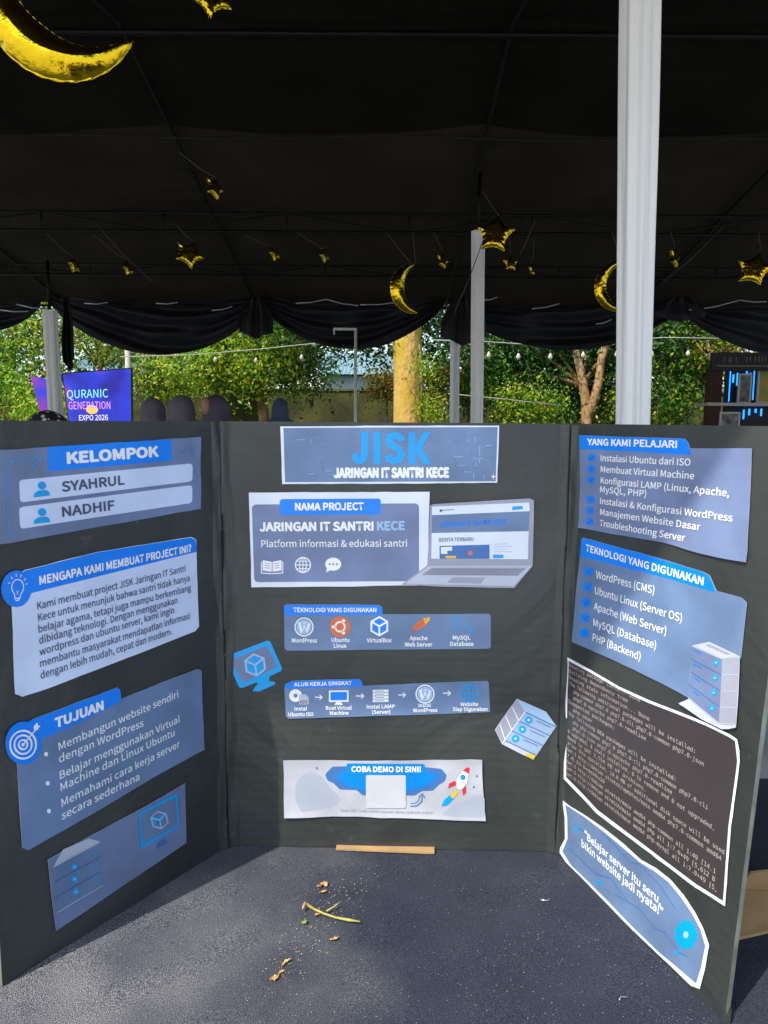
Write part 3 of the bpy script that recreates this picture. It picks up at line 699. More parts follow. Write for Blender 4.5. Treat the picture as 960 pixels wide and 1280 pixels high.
M_board = mat('black board paper', (.034,.040,.037), .47, var=.28, vscale=5, bump=.45, bscale=30, bdist=.002, spec=.5, detail=8, stretch=(1,1,.6))
n = M_board.node_tree; L = n.links; bb = n.nodes['Principled BSDF']; tc = n.nodes['Texture Coordinate']
# faint corrugation showing through the paper, scuffs and rubbed dusty patches
wv = n.nodes.new('ShaderNodeTexWave'); wv.bands_direction = 'Z'; wv.inputs['Scale'].default_value = 26; wv.inputs['Distortion'].default_value = .6; wv.inputs['Detail'].default_value = 2
L.new(tc.outputs['Object'], wv.inputs[0]); b2 = n.nodes.new('ShaderNodeBump'); b2.inputs['Strength'].default_value = .10; b2.inputs['Distance'].default_value = .001
L.new(wv.outputs['Fac'], b2.inputs['Height']); old = bb.inputs['Normal'].links[0].from_socket; L.new(old, b2.inputs['Normal'])
wr = n.nodes.new('ShaderNodeTexNoise'); wr.inputs['Scale'].default_value = 4.5; wr.inputs['Detail'].default_value = 3; wr.inputs['Distortion'].default_value = 1.6; L.new(tc.outputs['Object'], wr.inputs[0])
b3 = n.nodes.new('ShaderNodeBump'); b3.inputs['Strength'].default_value = .5; b3.inputs['Distance'].default_value = .012; L.new(wr.outputs[0], b3.inputs['Height']); L.new(b2.outputs[0], b3.inputs['Normal']); L.new(b3.outputs[0], bb.inputs['Normal'])
sc = n.nodes.new('ShaderNodeTexNoise'); sc.inputs['Scale'].default_value = 42; sc.inputs['Detail'].default_value = 9; sc.inputs['Roughness'].default_value = .75; L.new(tc.outputs['Object'], sc.inputs[0])
rr = n.nodes.new('ShaderNodeValToRGB'); rr.color_ramp.elements[0].position = .60; rr.color_ramp.elements[1].position = .74; rr.color_ramp.elements[1].color = (.32,.32,.32,1); L.new(sc.outputs[0], rr.inputs[0])
ad = n.nodes.new('ShaderNodeMixRGB'); ad.inputs[2].default_value = (.16,.17,.16,1); L.new(rr.outputs[0], ad.inputs[0]); L.new(bb.inputs['Base Color'].links[0].from_socket, ad.inputs[1]); L.new(ad.outputs[0], bb.inputs['Base Color'])
r3 = n.nodes.new('ShaderNodeMapRange'); r3.inputs[3].default_value = .36; r3.inputs[4].default_value = .62; L.new(wr.outputs[0], r3.inputs[0]); L.new(r3.outputs[0], bb.inputs['Roughness'])
M_edge = mat('worn board edge', (.13,.15,.13), .7, var=.3, vscale=30)
M_card_b = mat('brown cardboard', (.42,.27,.12), .85, var=.15, vscale=14, bump=.3, bscale=80)
board = empty('display_board', ((BL.x+BR.x)/2, BL.y, TZ), 'black three panel project board with blue and grey printed cards, on the dark cloth', 'display board')
TH = .006
def make_panel(p, name, label, ea, eb):
    b = MB(); nu, nv = 48, 60
    b.grid(lambda u, v: p.P(u*p.W, v*p.H, 0), nu, nv, M_board)
    b.grid(lambda u, v: p.flat(u*p.W, v*p.H) - p.nrm(u*p.W, v*p.H)*TH, 8, 8, M_board)
    for fn, m in ((lambda u: (u*p.W, p.H), M_edge), (lambda u: (u*p.W, 0), M_board), (lambda u: (0, u*p.H), ea), (lambda u: (p.W, u*p.H), eb)):
        b.grid(lambda u, v: (p.P(*fn(u), 0) if v < .5 else p.flat(*fn(u)) - p.nrm(*fn(u))*TH), nv, 1, m)
    o = b.build(name, board); o['label'] = label; return o
make_panel(pl, 'side_panel', 'left black side panel angled towards the camera', M_edge, M_board)
make_panel(pc, 'centre_panel', 'middle black panel with the project title', M_board, M_board)
make_panel(pr, 'side_panel', 'right black side panel with the leaning outer edge', M_board, M_edge)
# puckered paper hinges in the two folds
def hinge(pA, aA, sA, pB, aB, sB, seed):
    b = MB(); nv = 90; nu = 10
    def fn(u, v):
        t = v*(BH-.001)
        if u < .5: k = (.5-u)*2; p, a, sg = pA, aA, sA
        else: k = (u-.5)*2; p, a, sg = pB, aB, sB
        off = .0005 + .0065*(1-k)**1.5 + .0062*(1-k*.6)*vnoise(seed+u*3.4, v*8)*(1 if 0 < k < 1 else 0)
        wd = .017 + .005*vnoise(seed, v*4)
        if k > .98: off = -.0004
        f = p.flat(a + sg*k*wd, t); n_ = p.nrm(a+sg*k*wd, t)
        return f + n_*(off + p.warp(a+sg*k*wd, t))
    b.grid(fn, nu, nv, M_board); return b.build('hinge_strip', board)
hinge(pl, pl.W, -1, pc, 0, 1, 2.2); hinge(pc, pc.W, -1, pr, 0, 1, 7.7)

# ---- printed cards
def pm(name, c, **k): return mat(name, c, k.get('rough', .38), var=k.get('var', .06), vscale=15, bump=.30, bscale=17, bdist=.0035, spec=.5, detail=5)
P_lb2 = pm('steel blue print', (.30,.42,.60)); P_pill2 = pm('blank square print', (.54,.56,.60)); P_white = pm('white paper', (.72,.78,.86)); P_thin = pm('thin greyish paper', (.46,.48,.52), var=.14); P_slate = pm('slate blue print', (.135,.215,.37), var=.16); P_blue = pm('bright blue print', (.0,.225,.90))
P_cyan = pm('sky blue print', (.0,.35,.80)); P_ink = pm('white print', (.86,.88,.90)); P_dark = pm('dark text print', (.075,.085,.16)); P_term = pm('terminal brown black print', (.045,.038,.040))
P_lb = pm('pale blue print', (.33,.52,.78)); P_pill = pm('pale lilac print', (.62,.72,.93)); P_org = pm('orange print', (.70,.16,.05)); P_yel = pm('yellow print', (.80,.50,.03)); P_red = pm('red print', (.70,.03,.04))
P_grey = pm('silver print', (.32,.34,.42)); P_lg = pm('light silver print', (.48,.52,.62)); P_mid = pm('dim blue print', (.05,.16,.42)); P_pale = pm('pale sky print', (.38,.42,.50)); P_tt = pm('terminal letters', (.42,.39,.36))
P_slate2 = pm('lilac slate print', (.16,.215,.37), var=.16)
def poly_mesh(pts, cell=.009, cut=True):
    bm = bmesh.new(); vs = [bm.verts.new((p[0], p[1], 0)) for p in pts]; f = bm.faces.new(vs); bmesh.ops.triangulate(bm, faces=[f])
    if cut:
        xs = [p[0] for p in pts]; ys = [p[1] for p in pts]
        for ax, lo, hi in ((0, min(xs), max(xs)), (1, min(ys), max(ys))):
            x = (math.floor(lo/cell)+1)*cell
            while x < hi:
                co = (x, 0, 0) if ax == 0 else (0, x, 0); no = (1, 0, 0) if ax == 0 else (0, 1, 0)
                bmesh.ops.bisect_plane(bm, geom=bm.verts[:]+bm.edges[:]+bm.faces[:], plane_co=co, plane_no=no); x += cell
    bm.verts.index_update()
    V = [(v.co.x, v.co.y) for v in bm.verts]; Fc = [tuple(v.index for v in f.verts) for f in bm.faces]
    E = [tuple(v.index for v in e.verts) for e in bm.edges if len(e.link_faces) == 1]
    bm.free(); return V, Fc, E
def rounded(pts, r, n=4):
    out = []; k = len(pts)
    for i in range(k):
        a, b_, c = Vector(pts[i-1]), Vector(pts[i]), Vector(pts[(i+1) % k])
        d1 = (a-b_); d2 = (c-b_); rr = min(r, d1.length*.45, d2.length*.45); p1 = b_+d1.normalized()*rr; p2 = b_+d2.normalized()*rr
        for j in range(n+1):
            t = j/n; out.append(p1*(1-t)**2 + b_*2*t*(1-t) + p2*t*t)
    return [(p.x, p.y) for p in out]
def wobble(pts, amp=.6, step=14, seed=0):
    """hand cut edge: subdivide long edges (in photograph pixels) and jitter a little"""
    out = []; k = len(pts); rnd = random.Random(seed)
    for i in range(k):
        a, c = Vector(pts[i]), Vector(pts[(i+1) % k]); m_ = max(1, int((c-a).length/step)); out.append(tuple(a))
        nn = Vector((-(c-a).y, (c-a).x)).normalized() if (c-a).length > 0 else Vector((0,0))
        for j in range(1, m_):
            q_ = a + (c-a)*j/m_ + nn*rnd.uniform(-amp, amp); out.append(tuple(q_))
    return out
class Card:
    def __init__(s, panel, outline, m, label, name='printed_card', r=0, curl=.0, amp=.5, lift=.0011, seed=0):
        s.p = panel; s.groups = {}; s.lift = lift
        if r: outline = rounded(outline, r)
        outline = wobble(outline, amp, 14, seed)
        uv = [tuple(panel.uv(*q_)) for q_ in outline]
        xs = [q_[0] for q_ in uv]; ys = [q_[1] for q_ in uv]; s.c = Vector(((min(xs)+max(xs))/2, (min(ys)+max(ys))/2)); s.h = Vector(((max(xs)-min(xs))/2, (max(ys)-min(ys))/2)); s.curl = curl; s.seed = seed
        V, Fc, E = poly_mesh(uv)
        b = MB(); top = [s.P(a, t, 0) for a, t in V]; bot = [s.P(a, t, -.0003) for a, t in V]
        b.add(top, Fc, m, True); k = len(V); b.add(top+bot, [(a, c, c+k, a+k) for a, c in E], P_white)
        s.o = b.build(name, board); s.o['label'] = label; s.z = 0
    def P(s, a, t, w_):
        q1 = abs(a-s.c.x)/s.h.x; q2 = abs(t-s.c.y)/s.h.y
        cu = 1.5*s.curl*(min(1.3, q1)**6*.5 + min(1.3, q2)**6*.5)*(.55+.6*vnoise(a*14+s.seed, t*14, s.seed))
        return s.p.P(a, t, s.lift + max(0, cu) + w_)
    def grp(s, key):
        return s.groups.setdefault(key, MB())
    def uvpoly(s, uv, m, key, layer=1, cut=True):
        V, Fc, E = poly_mesh(uv, cut=cut); s.grp(key).add([s.P(a, t, .00022*layer) for a, t in V], Fc, m, True)
    def poly(s, pts, m, key, layer=1, r=0):
        if r: pts = rounded(pts, r)
        s.uvpoly([tuple(s.p.uv(*q_)) for q_ in pts], m, key, layer)
    def ell(s, px, py, rx, ry, m, key, layer=1, n=24, rot=0.):
        s.poly([(px+rx*math.cos(2*math.pi*i/n), py+ry*math.sin(2*math.pi*i/n)) for i in range(n)], m, key, layer)
    def line(s, pts, wpx, m, key, layer=2, closed=False):
        q_ = [Vector(p) for p in pts]
        if closed: q_.append(q_[0]); 
        uv = [s.p.uv(*p) for p in q_]
        a, c = s.p.uv(q_[0].x, q_[0].y), s.p.uv(q_[0].x, q_[0].y+10); wm = (c-a).length/10*wpx/2
        V = []; Fc = []; n_ = len(uv)
        for i, p in enumerate(uv):
            if closed: d_ = (uv[(i+1) % (n_-1)] - uv[(i-1) % (n_-1)]).normalized()
            else: d_ = (uv[min(i+1, n_-1)] - uv[max(i-1, 0)]).normalized()
            nn = Vector((-d_.y, d_.x)); k = 1.
            if 0 < i < n_-1 or closed:
                e_ = (uv[(i+1) % (n_-1) if closed else i+1]-p); 
                if e_.length > 0: k = 1/max(.5, abs(nn.dot(Vector((-e_.y, e_.x)).normalized())))
            V += [p+nn*wm*k, p-nn*wm*k]
        for i in range(n_-1): Fc.append((2*i, 2*i+1, 2*i+3, 2*i+2))
        s.grp(key).add([s.P(v[0], v[1], .00022*layer) for v in V], Fc, m, True)
    def arc(s, px, py, rx, ry, a0, a1, wpx, m, key, layer=2, n=20):
        s.line([(px+rx*math.cos(math.radians(a0+(a1-a0)*i/n)), py+ry*math.sin(math.radians(a0+(a1-a0)*i/n))) for i in range(n+1)], wpx, m, key, layer)
    def ring(s, px, py, rx, ry, wpx, m, key, layer=2, n=22): s.line([(px+rx*math.cos(2*math.pi*i/n), py+ry*math.sin(2*math.pi*i/n)) for i in range(n)], wpx, m, key, layer, closed=True)
    def text(s, st, x1, y1, x2, y2, cap, m=None, bold=.0, key='lettering', font='s', layer=3, space=1.):
        font = F_SANS if font == 's' else F_MONO; co, fs = text_geo(st, font, bold, space, 2 if cap < 7 else 3)
        A = s.p.uv(x1, y1); C = s.p.uv(x2, y2); e_ = (C-A); nn = Vector((-e_.y, e_.x)).normalized()
        hh = (s.p.uv(x1, y1-cap)-A); capm = abs(hh.dot(nn)); cm = capm/cap_h(font, bold)
        xmin, xmax = co[:,0].min(), co[:,0].max(); ex = e_/(xmax-xmin)
        # keep the print upright on the sheet even where the sight line is oblique
        V = [A + ex*(c[0]-xmin) + nn*(c[1]*cm) for c in co]
        sx = ex.length; g_ = s.grp(key+'#t%d' % len(s.groups))
        offs = [(0, 0)] + ([(math.cos(k_*math.pi/3+.5)*bold, math.sin(k_*math.pi/3+.5)*bold) for k_ in range(6)] if bold > .003 else [])
        for i_, (ox, oy) in enumerate(offs):
            g_.add([s.P(v.x+ex.x*ox+nn.x*oy*cm, v.y+ex.y*ox+nn.y*oy*cm, .00022*layer+.00002*i_) for v in V], fs, m or P_ink, True)
    def tri(s, pts, m, key, layer=2): s.poly(pts, m, key, layer)
    def done(s):
        for key, b in s.groups.items():
            o = b.build(key.split('#')[0], s.o)
            if key == 'circuit_lines': o['kind'] = 'stuff'

def check(c, x, y, r, key):
    c.ell(x, y, r*1.0, r*1.02, P_blue, key, 2, 18); c.line([(x-r*.42, y), (x-r*.1, y+r*.38), (x+r*.5, y-r*.35)], 1.2, P_dark, key, 3)
def wp(c, x, y, r, key):
    c.ring(x, y, r*.93, r*.93, r*.13, P_ink, key, 2); c.ell(x, y, r*.78, r*.78, P_lb, key, 2)
    c.line([(x-.52*r, y-.42*r), (x-.22*r, y+.52*r), (x+.02*r, y-.15*r), (x+.26*r, y+.52*r), (x+.56*r, y-.42*r)], r*.2, P_ink, key, 3)
    c.line([(x-.66*r, y-.42*r), (x-.3*r, y-.42*r)], r*.1, P_ink, key, 3); c.line([(x-.14*r, y-.42*r), (x+.24*r, y-.42*r)], r*.1, P_ink, key, 3)
def cube(c, x, y, r, key, m1=None, m2=None, lw=.17, ang=0.):
    m1 = m1 or P_lb; m2 = m2 or P_blue
    H_ = [(x+r*math.cos(math.radians(a+ang)), y+r*math.sin(math.radians(a+ang))) for a in (-90,-30,30,90,150,210)]
    c.poly(H_, m2, key, 2)
    c.line(H_, r*lw, m1, key, 3, closed=True)
    for i in (1, 3, 5): c.line([(x, y), H_[i]], r*lw, m1, key, 3)
def globe(c, x, y, r, key, m, lw=1.2):
    c.ring(x, y, r, r, lw, m, key, 2); c.ring(x, y, r*.45, r, lw*.8, m, key, 3)
    c.line([(x-r, y), (x+r, y)], lw*.8, m, key, 3); c.line([(x, y-r), (x, y+r)], lw*.8, m, key, 3)
    for k in (-.5, .5): c.line([(x-r*.85, y+k*r), (x+r*.85, y+k*r)], lw*.7, m, key, 3)
def monitor(c, q4, key, lw, cub=True, frame=None):
    c.poly(q4, P_slate, key, 2); c.line(q4, lw, frame or P_cyan, key, 3, closed=True)
def server(c, fr, side, top, n_, key, leds, lr, m1=None, m2=None, m3=None, divs=True):
    m1 = m1 or P_grey; m2 = m2 or P_slate2; m3 = m3 or P_lg
    if side: c.poly(side, m2, key, 2)
    if top: c.poly(top, m3, key, 2)
    c.poly(fr, m1, key, 2)
    A, B_, C_, D_ = [Vector(p) for p in fr]
    for i in range(0, n_+1):
        t = i/n_; p = A+(D_-A)*t; q_ = B_+(C_-B_)*t; c.line([tuple(p), tuple(q_)], 1.1, P_mid if 0 < i < n_ else P_lg, key, 3)
        if side and 0 < i <= n_:
            a2 = Vector(side[1])+(Vector(side[2])-Vector(side[1]))*t; b2 = Vector(side[0])+(Vector(side[3])-Vector(side[0]))*t
            c.line([tuple(b2), tuple(a2)], .9, P_lg, key, 3)
    for (x, y) in leds:
        c.ell(x, y, lr, lr, P_cyan, key, 4, 14); c.ell(x, y, lr*.35, lr*.35, P_lb, key, 5, 10)

# LEFT PANEL
c = Card(pl, [(-16,563.5),(120,555),(249,546),(249.5,636),(130,657),(-16,683)], P_slate2, 'group members card reading KELOMPOK with the names SYAHRUL and NADHIF', curl=.002, seed=1)
c.poly([(59,558.5),(213,549),(213,575.7),(59.6,589)], P_blue, 'heading_band', 1); c.text('KELOMPOK', 84, 579, 196, 570, 13.2, bold=.022)
for k, (ya, yb, yc, yd) in enumerate(((600,579,601.5,628),(634,606,628.5,661))):
    c.poly([(22.5,ya),(239,yb),(239,yc),(24,yd)], P_pill, 'name_field#%d' % k, 1, r=5)
    hy = (606.8, 640)[k]; c.ell(51.3, hy, 5.3, 4.9, P_cyan, 'person_icon#%d' % k, 3); c.poly([(40.5,hy+14.8),(41.5,hy+10),(46,hy+6.6),(51,hy+5.8),(57,hy+5.6),(60.5,hy+8.2),(61.5,hy+12.4)], P_cyan, 'person_icon#%d' % k, 3)
c.text('SYAHRUL', 77.3, 614.4, 154, 605.2, 12, P_dark, .012); c.text('NADHIF', 77.3, 645.7, 142, 636.8, 12, P_dark, .012)
c.line([(13,576),(24,574),(34,573.5),(48,573)], .9, P_cyan, 'circuit_lines'); c.line([(12,577),(7,590),(6.5,600),(9,662),(17,672)], 1.1, P_cyan, 'circuit_lines'); c.line([(40,582),(46,577),(50,573)], .9, P_cyan, 'circuit_lines')
for (x, y) in ((13,576),(49,573),(40,582)): c.ell(x, y, 1.8, 2, P_cyan, 'circuit_lines', 3, 10)
for k in range(6): c.line([(222+3*k, 562-k), (226+3*k, 566+(k % 3)*3)], .6, P_mid, 'circuit_lines')
c.done()
c = Card(pl, [(13.5,722),(30,712),(120,690),(238,671),(244,674),(246,730),(248,783),(243,789),(130,833),(60,860),(27,870.5),(18,867),(13.5,757)], P_pill, 'pale card asking MENGAPA KAMI MEMBUAT PROJECT INI with a light bulb', seed=2, amp=.3, curl=.001)
c.poly([(14,727),(30,713),(120,690.6),(237,671.8),(243,674.5),(245,689.5),(140,716),(36.6,741.5),(16,748)], P_blue, 'heading_band', 1)
c.ell(19, 735.6, 19.3, 23, P_blue, 'icon_disc', 2)
c.text('MENGAPA KAMI MEMBUAT PROJECT INI?', 48.4, 730.3, 237.6, 689, 10.2, bold=.016)
c.arc(20.5, 733.5, 7.5, 9.5, 130, 410, 1.1, P_ink, 'bulb_icon', 3); c.line([(16,741),(17,745),(17.5,749)], 1.1, P_ink, 'bulb_icon', 3); c.line([(25.5,740),(24,744),(23.5,748)], 1.1, P_ink, 'bulb_icon', 3)
c.line([(17.5,748),(23.5,747)], 1.6, P_ink, 'bulb_icon', 4); c.line([(18,750.5),(23,749.5)], 1.6, P_ink, 'bulb_icon', 4); c.line([(19.5,738),(19.8,743),(21.5,738)], .7, P_ink, 'bulb_icon', 4)
for a in (-160,-130,-100,-70,-40,-15): c.line([(20.5+10.3*math.cos(math.radians(a)), 733.5+13*math.sin(math.radians(a))), (20.5+13*math.cos(math.radians(a)), 733.5+17*math.sin(math.radians(a)))], 1, P_ink, 'bulb_icon', 3)
for st_, x1, y1, x2, y2 in (('Kami membuat project JISK Jaringan IT Santri',45.8,761.8,231,714),('Kece untuk menunjuk bahwa santri tidak hanya',47,776.4,236,725.8),
        ('belajar agama, tetapi juga mampu berkembang',47.5,790.8,237.6,738),('dibidang teknologi. Dengan menggunakan',48.4,804.8,220.7,753.8),
        ('wordpress dan ubuntu server, kami ingin',49,819.2,216.5,766),('membantu masyarakat mendapatlan informasi',49.5,833.8,236,773),('dengan lebih mudah, cepat dan modern.',50,848.4,213.7,792.5)):
    c.text(st_, x1, y1, x2, y2, 9.3, P_dark, .004)
c.done()
c = Card(pl, [(20,955),(18,920),(40,898),(146,858.5),(150.5,873.4),(200,853),(246,836),(251,838),(252.5,890),(254.5,936.7),(190,972),(110,1020),(34,1062),(26,1059),(23,1010)], P_slate, 'slate card headed TUJUAN with a target icon and three bullet points', seed=3, amp=.3, curl=.0015)
c.poly([(22,912),(35,900.5),(60,891.5),(145.5,859),(149,862),(150.5,876),(100,902),(48,925),(30,940)], P_blue, 'heading_band', 1)
c.ell(27.5, 928, 23, 27, P_blue, 'icon_disc', 2); c.text('TUJUAN', 68.3, 908.8, 127.4, 886, 11.4, bold=.022)
for r_ in (16.5, 11, 5.5): c.ring(27, 930, r_, r_*1.06, 2.2, P_ink, 'target_icon', 3)
c.ell(27, 930, 2, 2.2, P_ink, 'target_icon', 3); c.line([(27,930),(44,910)], 1.8, P_ink, 'target_icon', 4); c.poly([(41,913),(40,907),(45,902),(46,906.5),(49,906),(45,911.5)], P_ink, 'target_icon', 4)
for st_, x1, y1, x2, y2 in (('Membangun website sendiri',72.3,937.5,221.6,871),('dengan WordPress',72.5,952.7,178,907),('Belajar menggunakan Virtual',73.7,973.3,223.6,902),
        ('Machine dan Linux Ubuntu',74.8,988.2,217,919),('Memahami cara kerja server',76,1007.8,223.6,933),('secara sederhana',76,1024,173,974)):
    c.text(st_, x1, y1, x2, y2, 9.8, bold=.004)
for (x, y) in ((56,942),(58,978.3),(59.6,1013)): c.ell(x, y, 2.6, 2.9, P_ink, 'bullet', 3, 12)
c.done()
c = Card(pl, [(58,1073.6),(130,1035),(200,996),(230,978.5),(231,1015),(232,1053),(180,1088),(110,1136),(69,1162.7),(63,1120)], P_slate2, 'lowest left card picturing a server and a blue monitor', seed=4, curl=.002, amp=.4)
server(c, [(65,1083),(124,1052),(127,1106),(70,1140)], None, [(65,1083),(77,1061),(110,1047.5),(124,1051.5)], 3, 'server_picture', [(91.5,1082.7),(92,1098),(93.6,1113.8)], 4.4, m1=P_slate)
for (x, y) in ((115,1065),(119.5,1063),(115,1081),(120,1079),(116,1096),(121,1094)): c.ell(x, y, 1.3, 1.6, P_cyan, 'server_picture', 5, 8)
monitor(c, [(172.5,1016.5),(218.7,993.5),(221.7,1031.5),(176,1057.5)], 'monitor_picture', 3.6); cube(c, 198, 1024.5, 11, 'monitor_picture', P_lb, P_cyan, .16, -14)
c.poly([(195,1053),(205,1047),(209,1053),(194,1061)], P_mid, 'monitor_picture', 2)
c.done()

# CENTRE PANEL
c = Card(pc, [(350.5,533),(487,532),(623.7,532),(621.5,603.3),(487,604.5),(353,605)], P_white, 'title card at top centre with large blue letters JISK', seed=5, amp=.3, curl=.001)
c.poly([(354.5,535),(621.8,533.8),(619.5,601.5),(356.5,602.6)], P_slate, 'printed_ground', 1)
lw_ = 9.6
c.line([(456,540),(456,567),(454.6,572),(451.5,575),(447.5,575.2),(444.6,572.6),(443.4,567)], lw_*.95, P_cyan, 'big_letter#j', 3); c.line([(471.3,540),(471.3,580)], lw_*.9, P_cyan, 'big_letter#i', 3)
c.line([(502,551.5),(501,547.5),(497.5,545),(492.5,544.4),(487.5,546),(485.6,550.5),(487.6,555),(493,558.5),(499,562),(501.6,567),(500.5,572),(496.5,575),(491,575.6),(486.5,573.5),(484.8,568.5)], lw_*.9, P_cyan, 'big_letter#s', 3)
c.line([(515,540),(515,580)], lw_*.9, P_cyan, 'big_letter#k', 3); c.poly([(519,560),(529,540),(538.5,540),(526.5,560.5),(539.5,580),(529.5,580),(519,563.5)], P_cyan, 'big_letter#k', 4)
c.text('JARINGAN IT SANTRI KECE', 418.2, 596.5, 560.5, 596, 11, bold=.03)
rnd = random.Random(3)
for k in range(46):
    x = rnd.choice([rnd.uniform(360,410), rnd.uniform(565,615)]); y = rnd.uniform(540,596); l_ = rnd.uniform(3,12)
    c.line([(x,y),(min(618,x+l_),y)] if k % 2 else [(x,y),(x,min(599,y+l_))], .6, P_mid if k % 3 else P_lb, 'circuit_lines', 2)
c.poly([(616.5,591.5),(617.2,595),(620,595.7),(617.2,596.4),(616.5,600),(615.8,596.4),(613,595.7),(615.8,595)], P_ink, 'sparkle', 3)
c.done()
c = Card(pc, [(311.3,615.5),(424,615),(537,614.5),(535.5,670),(534.3,731),(424,733),(314.5,733.7),(313,675)], P_white, 'white bordered card headed NAMA PROJECT with book, globe and chat icons', seed=6, amp=.35, curl=.0015)
c.poly([(315,630.5),(523.7,629),(523.7,726),(318,727.5)], P_slate2, 'printed_ground', 1, r=6); c.poly([(350,623.7),(476,623),(476,643),(350,643.7)], P_blue, 'heading_band', 2, r=4)
c.text('NAMA PROJECT', 369.5, 637.4, 454.5, 637, 8.6, bold=.018); c.text('JARINGAN IT SANTRI', 325.5, 663.5, 466.3, 662.5, 10.2, bold=.02); c.text('KECE', 472, 662.4, 505.5, 661.8, 10.2, P_lb, .02)
c.text('Platform informasi & edukasi santri', 327, 683.7, 508.7, 683, 8.4, bold=.004)
c.poly([(328.5,700),(339.8,702),(339.8,714.5),(328.5,713)], P_ink, 'book_icon', 2); c.poly([(340.8,702),(352,700),(352,713),(340.8,714.5)], P_ink, 'book_icon', 2)
for k in range(3): c.line([(331,703.5+k*2.8),(337.8,704.5+k*2.8)], .7, P_grey, 'book_icon', 3); c.line([(343,704.5+k*2.8),(349.6,703.5+k*2.8)], .7, P_grey, 'book_icon', 3)
c.line([(327,702),(327,716),(340.3,717),(353.5,716),(353.5,702)], 1.2, P_ink, 'book_icon', 2)
globe(c, 378.8, 706, 9.4, 'globe_icon', P_ink, 1.4)
c.ell(416.6, 705, 10, 8.2, P_ink, 'chat_icon', 2); c.poly([(409,709),(407.5,715.5),(414,712)], P_ink, 'chat_icon', 2)
for k in (-4.5,0,4.5): c.ell(416.6+k, 705, 1.3, 1.3, P_slate, 'chat_icon', 3, 8)
c.done()
c = Card(pc, [(537.5,632),(541,630),(600,626.5),(662,622.8),(667,625),(666.5,665),(665.5,707),(642.5,734.5),(560,733),(502,730),(518,718),(534,706.5),(536,670)], P_grey, 'paper cutout of a grey open laptop showing a news page', name='laptop_cutout', seed=7, amp=.2, lift=.0022, curl=.0015)
c.poly([(540,633),(661,628),(661.7,638.7),(540,643.7)], P_white, 'screen_print', 1); c.poly([(540,643.7),(661.7,638.7),(660.5,663.7),(539.5,666)], P_slate, 'screen_print', 1); c.poly([(539.5,666),(660.5,663.7),(659.5,698.7),(539,698)], P_white, 'screen_print', 1)
c.poly([(549.3,682),(611.7,680.5),(611.7,698.2),(549.3,698)], P_mid, 'screen_print', 2); c.poly([(640,633),(653,632),(653,636.2),(640,637.5)], P_cyan, 'screen_print', 2); c.poly([(616,693),(629,693),(629,697.4),(616,697.4)], P_cyan, 'screen_print', 2)
c.poly([(551,683.5),(565,683),(565,688),(559,688),(559,692),(551,692)], P_white, 'screen_print', 3); c.ell(587.5, 691, 3, 3, P_org, 'screen_print', 3, 12); c.poly([(557,694.5),(570,694.5),(570,697.5),(557,697.5)], P_yel, 'screen_print', 3)
for k in range(4): c.line([(617,680+k*3.2),(634+(k % 2)*6,679.5+k*3.2)], .7, P_lb, 'screen_print', 2)
c.line([(552,637.5),(568,636.8)], .8, P_dark, 'screen_print', 2); c.ell(551, 638, 1.8, 1.8, P_dark, 'screen_print', 3, 8)
c.text('JARINGAN IT SANTRI KECE', 548.7, 658.5, 632.5, 655, 6.2, P_blue, .01); c.text('BERITA TERBARU', 548.7, 676.8, 591.7, 675.8, 4.6, P_dark, .004)
c.poly([(536,707),(664.5,707),(642,732),(506,729)], P_lg, 'keyboard_print', 1); c.poly([(540,709),(658,709),(647,719.5),(528,718)], P_grey, 'keyboard_print', 2); c.poly([(566,721),(606,721.5),(601,729),(558,728)], P_grey, 'keyboard_print', 2)
for k in range(4): c.line([(537-k*3,711+k*2.2),(656-k*3,711.4+k*2.2)], .5, P_dark, 'keyboard_print', 3)
c.done()
c = Card(pc, [(355,757),(358,755),(474,755.5),(478,759),(478.6,767.5),(545,767.3),(611,767),(613.6,770),(613.6,808),(611,810.5),(485,811.5),(359,813),(356,810)], P_slate, 'strip headed TEKNOLOGI YANG DIGUNAKAN with five software logos', seed=8, amp=.25, curl=.001)
c.poly([(355.6,757.5),(358.5,755.6),(474,756),(477.6,759.5),(478,768),(355.8,768.8)], P_blue, 'heading_band', 1); c.text('TEKNOLOGI YANG DIGUNAKAN', 367, 764.6, 470.5, 764.6, 5.2, bold=.012)
wp(c, 380.2, 783.4, 12, 'logo#1'); c.ell(425.2, 783, 13, 13, P_org, 'logo#2', 2); c.ring(425.2, 783, 6, 6, 2.2, P_ink, 'logo#2', 3)
for a in (0, 120, 240):
    x, y = 425.2+8.6*math.cos(math.radians(a+180)), 783+8.6*math.sin(math.radians(a+180)); c.ell(x, y, 3, 3, P_org, 'logo#2', 4, 12); c.ell(x, y, 2.1, 2.1, P_ink, 'logo#2', 5, 12)
cube(c, 474.2, 782.3, 11.5, 'logo#3', P_ink, P_blue, .2)
c.poly([(516,788.5),(517,783),(521,778),(528,773),(537.6,770.5),(537,775),(531,782),(524,786.5)], P_org, 'logo#4', 2); c.line([(515,790),(521,783.5),(535,772.5)], .8, P_red, 'logo#4', 3); c.poly([(529,773),(537.6,770.6),(537,775),(532,780.5)], P_yel, 'logo#4', 3)
c.line([(567.5,789),(570,783),(567,776),(567.5,771.5),(572,771.5),(578,776),(583,782),(587,786),(592,789)], 1.3, P_cyan, 'logo#5', 2); c.line([(592,789),(586,788),(589,791)], 1.1, P_cyan, 'logo#5', 3); c.line([(570,783),(573,788),(574.5,784)], 1.1, P_cyan, 'logo#5', 3)
